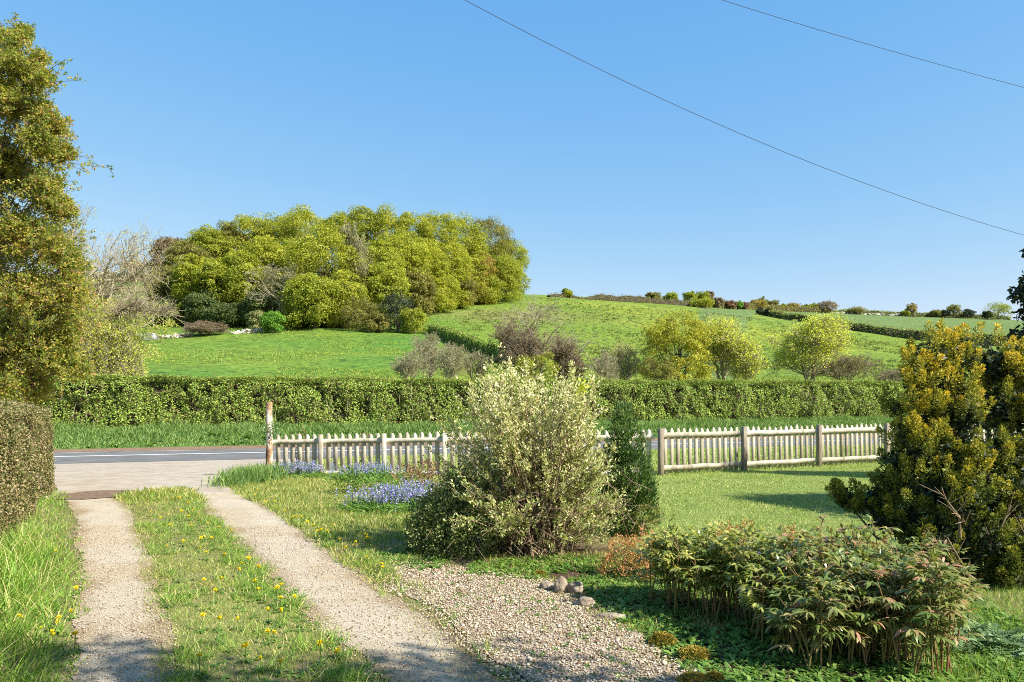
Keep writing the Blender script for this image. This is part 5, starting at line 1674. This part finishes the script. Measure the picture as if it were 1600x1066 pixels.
# peonies
def peony(label, px_, Y_, H, Wd, nst, mat, seed, group):
    rng = np.random.default_rng(seed)
    b = gbase(px_, Y_)
    root = thing('peony_plant', label, 'plant', b, group)
    gs, gl = G(), G()
    for i in range(nst):
        a = rng.uniform(0, 6.28)
        s0 = np.array([rng.uniform(-.42, .42) * Wd, rng.uniform(-.30, .30) * Wd, -.01])
        rr_ = Wd / 2 * math.sqrt(rng.random()) * .45
        e = np.array([s0[0] + rr_ * math.cos(a), s0[1] + rr_ * math.sin(a) * .7, H * rng.uniform(.62, 1.14)])
        pts = [s0 + (e - s0) * t + np.array([0, 0, .05 * math.sin(t * 3.1)]) for t in np.linspace(0, 1, 5)]
        tube(gs, pts, [.0062, .0058, .0052, .0045, .0036], 5)
        for t in np.concatenate([rng.uniform(.3, .7, 2), rng.uniform(.58, .97, 6), [1.0, 1.0, 1.0]]):
            p = s0 + (e - s0) * t + np.array([0, 0, .05 * math.sin(t * 3.1)])
            az = rng.uniform(0, 6.28)
            el = rng.uniform(.05, .75) if t < 1 else rng.uniform(.5, 1.3)
            pd = np.array([math.cos(az) * math.cos(el), math.sin(az) * math.cos(el), math.sin(el)])
            pl = rng.uniform(.05, .12)
            q = p + pd * pl
            segs(gs, p[None], q[None], np.array([.0028]), np.array([.0018]), 4)
            rb_ = rng.random()
            for br_ in range(3):
                ang = (br_ - 1) * .75 + rng.normal(0, .15)
                ca, sa = math.cos(ang), math.sin(ang)
                d1 = np.array([pd[0] * ca - pd[1] * sa, pd[0] * sa + pd[1] * ca, pd[2] * .7 - .05])
                n_ = 3
                an = (np.arange(n_) - 1) * .62 + rng.normal(0, .1, n_)
                D = np.stack([d1[0] * np.cos(an) - d1[1] * np.sin(an), d1[0] * np.sin(an) + d1[1] * np.cos(an), np.full(n_, d1[2]) + rng.normal(0, .1, n_)], -1)
                D = nrm(D)
                S = nrm(np.cross(D, np.array([0, 0, 1.])) + rng.normal(0, .25, D.shape))
                C = np.repeat((q + nrm(d1) * .03 * (br_ == 1))[None], n_, 0)
                L = rng.uniform(.045, .09, n_)
                ribbon(gl, C, D, S, L, L * .26, (.12, .75, 1.0, .7, .06), np.array([[0, 0, -.46]]) * rng.uniform(.5, 1.4, (n_, 1)), np.clip(.6 * rb_ + .4 * rng.random(n_), 0, 1))
    gs.obj('stems', M['peony_stem'], root)
    gl.obj('leaves', mat, root)
    return root


PE = [(1052, 6.0, .60, .40, 11, 'peony_g', 'olive peony nearest the mossy stones at the left end of the peony row'),
      (1098, 5.7, .66, .48, 18, 'peony_g', 'green peony second from the left end of the peony row'),
      (1150, 5.6, .66, .52, 18, 'peony_g', 'green peony below the orange spirea in the peony row'),
      (1215, 5.4, .66, .52, 18, 'peony_g', 'green and bronze peony in the middle of the peony row'),
      (1275, 5.1, .70, .52, 18, 'peony', 'bronze peony with a tall leafy top in the middle of the row'),
      (1330, 5.35, .72, .5, 16, 'peony', 'bronze peony whose tall shoot stands up before the golden conifer'),
      (1345, 4.75, .68, .55, 20, 'peony', 'near bronze peony with bare lower stems in front of the row'),
      (1415, 4.95, .66, .52, 18, 'peony', 'bronze peony with a red stem right of the tall shoot'),
      (1440, 4.55, .58, .5, 18, 'peony', 'nearest reddish peony at the right end of the row'),
      (1300, 4.6, .52, .5, 14, 'peony', 'nearest low peony with dark leaves left of the bare stems'),
      (1240, 4.95, .56, .5, 14, 'peony_g', 'low olive peony at the front middle of the row')]
for i, (px_, Y_, H, Wd, nst_, mt, lab) in enumerate(PE):
    peony(lab, px_, Y_, H * (.62, .74, .68, .72, .74, .80, .72, .76, .84, .80, .66)[i % 11], Wd * 1.2, int(nst_ * 1.5), M[mt], 500 + i, 'peonies in the flower bed')

# grey-green feathery plant at the lower right
rng = np.random.default_rng(77)
b = gbase(1540, 4.9)
root = thing('poppy_plant', 'grey-green feathery-leaved poppy plant at the lower right', 'plant', b)
g = G()
for i in range(150):
    a, el = rng.uniform(0, 6.28), rng.uniform(.25, 1.2)
    p0 = np.array([rng.normal(0, .13), rng.normal(0, .12), 0])
    d = np.array([math.cos(a) * math.cos(el), math.sin(a) * math.cos(el), math.sin(el)])
    L0 = rng.uniform(.14, .30)
    t = np.repeat(np.linspace(.2, 1, 9), 2)
    sg = np.tile([1, -1], 9)
    C = p0 + d[None] * (L0 * t)[:, None] + np.array([[0, 0, -1.]]) * (t * t * L0 * .45)[:, None]
    sd_ = nrm(np.cross(d, [0, 0, 1.]))
    D = nrm(sd_[None] * sg[:, None] + d[None] * .7 - np.array([0, 0, .2]))
    S = nrm(np.cross(D, np.array([0, 0, 1.])))
    diamond(g, C, D, S, .06 * (1.15 - t * .8), .020 * np.ones(18), np.full(18, rng.random()), .1)
g.obj('leaves', M['glaucous'], root)


# bluebells
def bluebells(label, px_, Y_, Wd, Dp, nfl, seed):
    rng = np.random.default_rng(seed)
    b = gbase(px_, Y_)
    root = thing('bluebell_clump', label, 'flowers', b, 'bluebell clumps')
    X_, Y2 = rng.normal(0, Wd / 3.2, nfl), rng.normal(0, Dp / 3.2, nfl)
    z = gz(X_ + b[0], Y2 + b[1]) - b[2]
    H = rng.uniform(.20, .36, nfl)
    A = np.stack([X_, Y2, z], -1)
    B = A + np.stack([rng.normal(0, .03, nfl), rng.normal(0, .03, nfl), H], -1)
    g = G()
    segs(g, A, B, np.full(nfl, .004), np.full(nfl, .003), 4)
    g.obj('stalks', M['bluestem'], root)
    k = 12
    t = rng.uniform(.5, 1.02, (nfl, k, 1))
    C = (A[:, None] * (1 - t) + B[:, None] * t + rng.normal(0, .014, (nfl, k, 3))).reshape(-1, 3)
    g = G()
    leaves(g, C, np.array([[0, -.1, -.5]]), .7, rng.uniform(.016, .03, len(C)), rng.uniform(.012, .02, len(C)), np.clip(np.repeat(rng.random(nfl), k) * .5 + .5 * rng.random(len(C)), 0, 1), rng)
    g.obj('flowers', M['blue'], root)
    n = nfl * 3
    X_, Y2 = rng.normal(0, Wd / 2.8, n), rng.normal(-.05, Dp / 2.6, n)
    C = np.stack([X_, Y2, gz(X_ + b[0], Y2 + b[1]) - b[2]], -1)
    a = rng.uniform(0, 6.28, n)
    D = nrm(np.stack([np.cos(a) * .6, np.sin(a) * .6, np.ones(n)], -1))
    S = nrm(np.cross(D, rdir(n, rng)))
    L = rng.uniform(.15, .32, n)
    g = G()
    ribbon(g, C, D, S, L, np.full(n, .014), (.7, 1, .8, .1), np.stack([np.cos(a) * .5, np.sin(a) * .5, -.55 * np.ones(n)], -1), rng.random(n))
    g.obj('leaves', M['bluestem'], root)


bluebells('bluebell clump at the picket fence foot nearest the flaking post', 474, 16.1, .95, .5, 190, 1)
bluebells('bluebell clump at the picket fence foot below the second climber', 578, 15.3, 1.0, .6, 210, 2)
bluebells('largest bluebell clump with long green leaves left of the pale shrub', 612, 11.0, .85, .65, 300, 3)
bluebells('small bluebell clump between the red-brown shrub and the dark shrub', 655, 11.6, .5, .5, 80, 4)
bluebells('small bluebell clump half hidden behind the peonies', 1160, 6.5, .35, .3, 26, 5)

rng = np.random.default_rng(41)
n = 2600
X, Y = rng.uniform(-3.4, -1.0, n), rng.uniform(10.6, 16.2, n)
k = (fbm(X * 1.3 + 8, Y * .9, 3) > .52) & (X > -3.6 + (16.2 - Y) * .36)
X, Y = np.repeat(X[k], 5) + rng.normal(0, .06, k.sum() * 5), np.repeat(Y[k], 5) + rng.normal(0, .06, k.sum() * 5)
grass('border_foliage', 'leafy green border growth around the bluebells and red-brown shrub', M['bluestem'], X, Y, rng.uniform(.10, .27, len(X)), .022, .45, 'ribbon', rng=rng)

# dandelions: shared parts, each plant its own object
rng = np.random.default_rng(31)
g = G()
n = 46
a = rng.uniform(0, 6.28, n)
el = rng.uniform(.05, 1.2, n)
D = np.stack([np.cos(a) * np.cos(el), np.sin(a) * np.cos(el), np.sin(el)], -1)
S = nrm(np.cross(D, np.array([0, 0, 1.]) + rng.normal(0, .2, (n, 3))))
ribbon(g, np.zeros((n, 3)), D, S, rng.uniform(.014, .021, n), np.full(n, .006), (.5, 1, .8), np.zeros((n, 3)), rng.random(n))
me_head = g.mesh('flower_head', M['yellow'])
g = G()
tube(g, [(0, 0, -.01), (.003, .002, .03), (.004, .002, .062)], [.0028, .0024, .0024], 5)
me_stalk = g.mesh('stalk', M['bluestem'])
g = G()
n = 11
a = np.linspace(0, 6.28, n, endpoint=False) + rng.normal(0, .2, n)
D = nrm(np.stack([np.cos(a), np.sin(a), rng.uniform(.15, .8, n)], -1))
S = np.stack([-np.sin(a), np.cos(a), np.zeros(n)], -1)
L = rng.uniform(.035, .075, n)
ribbon(g, np.zeros((n, 3)), D, S, L, L * .26, (.3, .6, .8, 1, .75, .1), np.stack([0 * a, 0 * a, -.5 + 0 * a], -1), rng.random(n))
me_ros = g.mesh('leaves', M['weed'])


def dandelion(X_, Y_, label, group):
    z = float(gz(X_, Y_)) + .012
    t = thing('dandelion', label, 'flower', (X_, Y_, z), group)
    s = rng.uniform(.9, 1.4)
    hs_ = rng.uniform(.5, 1.5)
    t.rotation_euler = (0, 0, rng.uniform(0, 6.28))
    t.scale = (s, s, s)
    for me, nm in ((me_head, 'flower_head'), (me_stalk, 'stalk'), (me_ros, 'leaves')):
        o = bpy.data.objects.new(nm, me)
        COL.objects.link(o)
        o.parent = t
        if nm == 'flower_head':
            o.location = (.004, .002, .062 * hs_)
            o.rotation_euler = (rng.normal(0, .3), rng.normal(0, .3), 0)
        if nm == 'stalk':
            o.scale = (1, 1, hs_)


DA = [(86, 864), (118, 918), (48, 936), (36, 952), (32, 966), (112, 956), (92, 978), (82, 996), (116, 1010), (82, 1000), (64, 985), (90, 972)]
for px_, py_ in DA:
    Y_ = ground_y(px_, py_ + 12)
    dandelion((px_ - 800) / F * Y_, Y_, 'yellow dandelion in the long grass by the clipped hedge', 'dandelions in the long grass')
DM = [(318, 915), (346, 917), (336, 935), (405, 903), (372, 895), (378, 890), (389, 874), (440, 945), (460, 945), (404, 931), (398, 926), (432, 939), (420, 966), (437, 972), (316, 980), (342, 980), (371, 976), (430, 995), (418, 1000), (385, 1027), (406, 1040), (438, 1044),
      (312, 1048), (500, 1032), (528, 1020), (525, 1024), (440, 921), (312, 855), (313, 848), (287, 846), (262, 859), (362, 836), (341, 829), (325, 817), (296, 788), (302, 795), (270, 781), (283, 800), (310, 806), (250, 812), (236, 800), (266, 826), (300, 822), (330, 845), (350, 872), (322, 868), (280, 776), (296, 806), (318, 838)]
for px_, py_ in DM:
    Y_ = ground_y(px_, py_ + 8)
    dandelion((px_ - 800) / F * Y_, Y_, 'yellow dandelion on the grass strip between the wheel tracks', 'dandelions on the middle strip')
DR = [(402, 768), (398, 776), (430, 785), (433, 790), (462, 807), (457, 812), (490, 828), (500, 834), (502, 828), (520, 826), (554, 852), (556, 856), (572, 848), (575, 852), (597, 886), (598, 896), (574, 876), (530, 846), (480, 820), (446, 798), (414, 782), (512, 838), (540, 858), (496, 840), (470, 816)]
for px_, py_ in DR:
    Y_ = ground_y(px_, py_ + 8)
    dandelion((px_ - 800) / F * Y_, Y_, 'yellow dandelion on the verge right of the wheel tracks', 'dandelions on the right verge')


# rocks and moss
def rock(label, px_, py_, wx, wy, wz, seed):
    rng = np.random.default_rng(seed)
    Y_ = ground_y(px_, py_)
    b = gbase(px_, Y_)
    u, v = np.meshgrid(np.linspace(0, 2 * math.pi, 25)[:-1], np.linspace(.02, math.pi - .02, 14))
    d = np.stack([np.sin(v) * np.cos(u), np.sin(v) * np.sin(u), np.cos(v)], -1)
    pl = rdir(9, rng)
    k = np.full(u.shape, 1.0)
    for p in pl:                          # cut flat facets
        dt = d @ p
        k = np.minimum(k, np.where(dt > .1, rng.uniform(.62, .9) / np.maximum(dt, .1), 9))
    k *= 1 + .10 * (fbm(d[..., 0] * 3 + seed, d[..., 1] * 3 + d[..., 2] * 3, 3) - .5) * 2
    P_ = d * k[..., None] * np.array([wx, wy, wz])
    P_[..., 2] += wz * .45
    n, m = u.shape
    i = np.arange(n * m).reshape(n, m)
    q = np.stack([i[:-1], np.roll(i, -1, 1)[:-1], np.roll(i, -1, 1)[1:], i[1:]], -1).reshape(-1, 4)
    g = G()
    g.add(P_.reshape(-1, 3), quads=q)
    tag(g.obj('rock', M['rock'], None, False, b), label, 'rock', 'rocks edging the gravel patch')


rock('pale low stone at the left of the three edging rocks', 856, 921, .085, .055, .05, 1)
rock('tallest upright stone in the middle of the edging rocks', 876, 926, .062, .06, .095, 2)
rock('broad pale stone at the right of the edging rocks', 899, 928, .078, .065, .075, 3)
rock('small orange-lichened stone in front of the edging rocks', 916, 948, .07, .05, .06, 4)
rock('half-buried grey stone between the rocks and the peonies', 956, 968, .13, .05, .035, 6)


def moss(label, px_, py_, wx, wz, seed):
    rng = np.random.default_rng(seed)
    Y_ = ground_y(px_, py_)
    b = gbase(px_, Y_)
    n = 2600
    d = rdir(n, rng)
    d[:, 2] = np.abs(d[:, 2])
    C = d * np.array([wx, wx * .75, wz]) * (1 + .25 * (fbm(d[:, 0] * 3 + seed, d[:, 1] * 3, 3)[:, None] - .5) * 2)
    g = G()
    leaves(g, C, d, .5, rng.uniform(.008, .016, n), rng.uniform(.006, .010, n), rng.random(n), rng)
    tag(g.obj('moss_cushion', M['moss'], None, False, b), label, 'moss', 'mossy cushions edging the bed')


moss('yellow moss cushion highest up the bed edge below the first peony', 1036, 1008, .085, .075, 1)
moss('large yellow moss cushion in the middle of the bed edge', 1084, 1030, .10, .07, 2)
moss('broad yellow moss cushion lowest on the bed edge', 1085, 1066, .09, .04, 3)
moss('round yellow moss cushion right of the lowest one on the bed edge', 1116, 1066, .05, .05, 4)
moss('small yellow moss cushion beside the edging rocks', 844, 900, .05, .04, 5)


# overhead cables
def cable(label, pts, r):
    P_ = np.array([W(*p) for p in pts])
    t = np.linspace(0, 1, len(P_))
    c = [np.polyfit(t, P_[:, k], 2) for k in range(3)]
    tt = np.linspace(-.25, 1.2, 60)
    Pt = np.stack([np.polyval(c[k], tt) for k in range(3)], -1)
    g = G()
    tube(g, Pt, np.full(60, r), 6)
    tag(g.obj('overhead_cable', M['wire'], None, True), label, 'cable')


cable('lower black overhead cable sloping down right across the sky', [(725, 0, 13.0), (1000, 137, 14.6), (1220, 237, 16.0), (1420, 310, 17.6), (1600, 368, 19.2)], .0050)
cable('upper black overhead cable crossing the top right corner of the sky', [(1128, 0, 13.0), (1290, 50, 14.2), (1440, 93, 15.4), (1600, 137, 16.8)], .0044)

# ------------------------------------------------------------------ light, sky, camera
w = bpy.data.worlds.new('World')
sc.world = w
w.use_nodes = True
nt = w.node_tree
bg = nt.nodes['Background']
sk = nt.nodes.new('ShaderNodeTexSky')
sk.sky_type = 'NISHITA'
sk.sun_disc = False
sk.sun_elevation = SUN_EL
sk.sun_rotation = SUN_AZ
sk.altitude = 100
sk.air_density = .85
sk.dust_density = .3
sk.ozone_density = 2.6
sep = nt.nodes.new('ShaderNodeSeparateColor')
com = nt.nodes.new('ShaderNodeCombineColor')
nt.links.new(sk.outputs[0], sep.inputs[0])
for ch, gain, gam in ((0, .68, 1.08), (1, 1.275, .55), (2, 2.70, .16)):     # the photograph's film response to the sky
    pw = nt.nodes.new('ShaderNodeMath')
    pw.operation = 'POWER'
    pw.inputs[1].default_value = gam
    nt.links.new(sep.outputs[ch], pw.inputs[0])
    ml = nt.nodes.new('ShaderNodeMath')
    ml.operation = 'MULTIPLY'
    ml.inputs[1].default_value = gain
    nt.links.new(pw.outputs[0], ml.inputs[0])
    nt.links.new(ml.outputs[0], com.inputs[ch])
nt.links.new(com.outputs[0], bg.inputs[0])
bg.inputs[1].default_value = .12
sl = bpy.data.lights.new('sun', 'SUN')
sl.energy = 4.6
sl.angle = rad(.5)
sl.color = (1, .95, .86)
so = bpy.data.objects.new('sun', sl)
COL.objects.link(so)
sv = Vector((math.sin(SUN_AZ) * math.cos(SUN_EL), math.cos(SUN_AZ) * math.cos(SUN_EL), math.sin(SUN_EL)))
so.rotation_euler = sv.to_track_quat('Z', 'Y').to_euler()
so.location = (20, -5, 30)

cd = bpy.data.cameras.new('camera')
cd.sensor_width = 36
cd.lens = 27
cd.shift_y = 87 / 1600
cd.clip_start = .05
cd.clip_end = 5000
co = bpy.data.objects.new('camera', cd)
COL.objects.link(co)
co.location = (0, 0, ZC)
co.rotation_euler = (rad(90), 0, 0)
sc.camera = co
sc.view_settings.view_transform = 'Standard'
sc.view_settings.look = 'None'
sc.view_settings.exposure = 1.17
sc.view_settings.gamma = 1
sc.cycles.max_bounces = 6
sc.cycles.use_denoising = False
sc.cycles.filter_width = 1.0
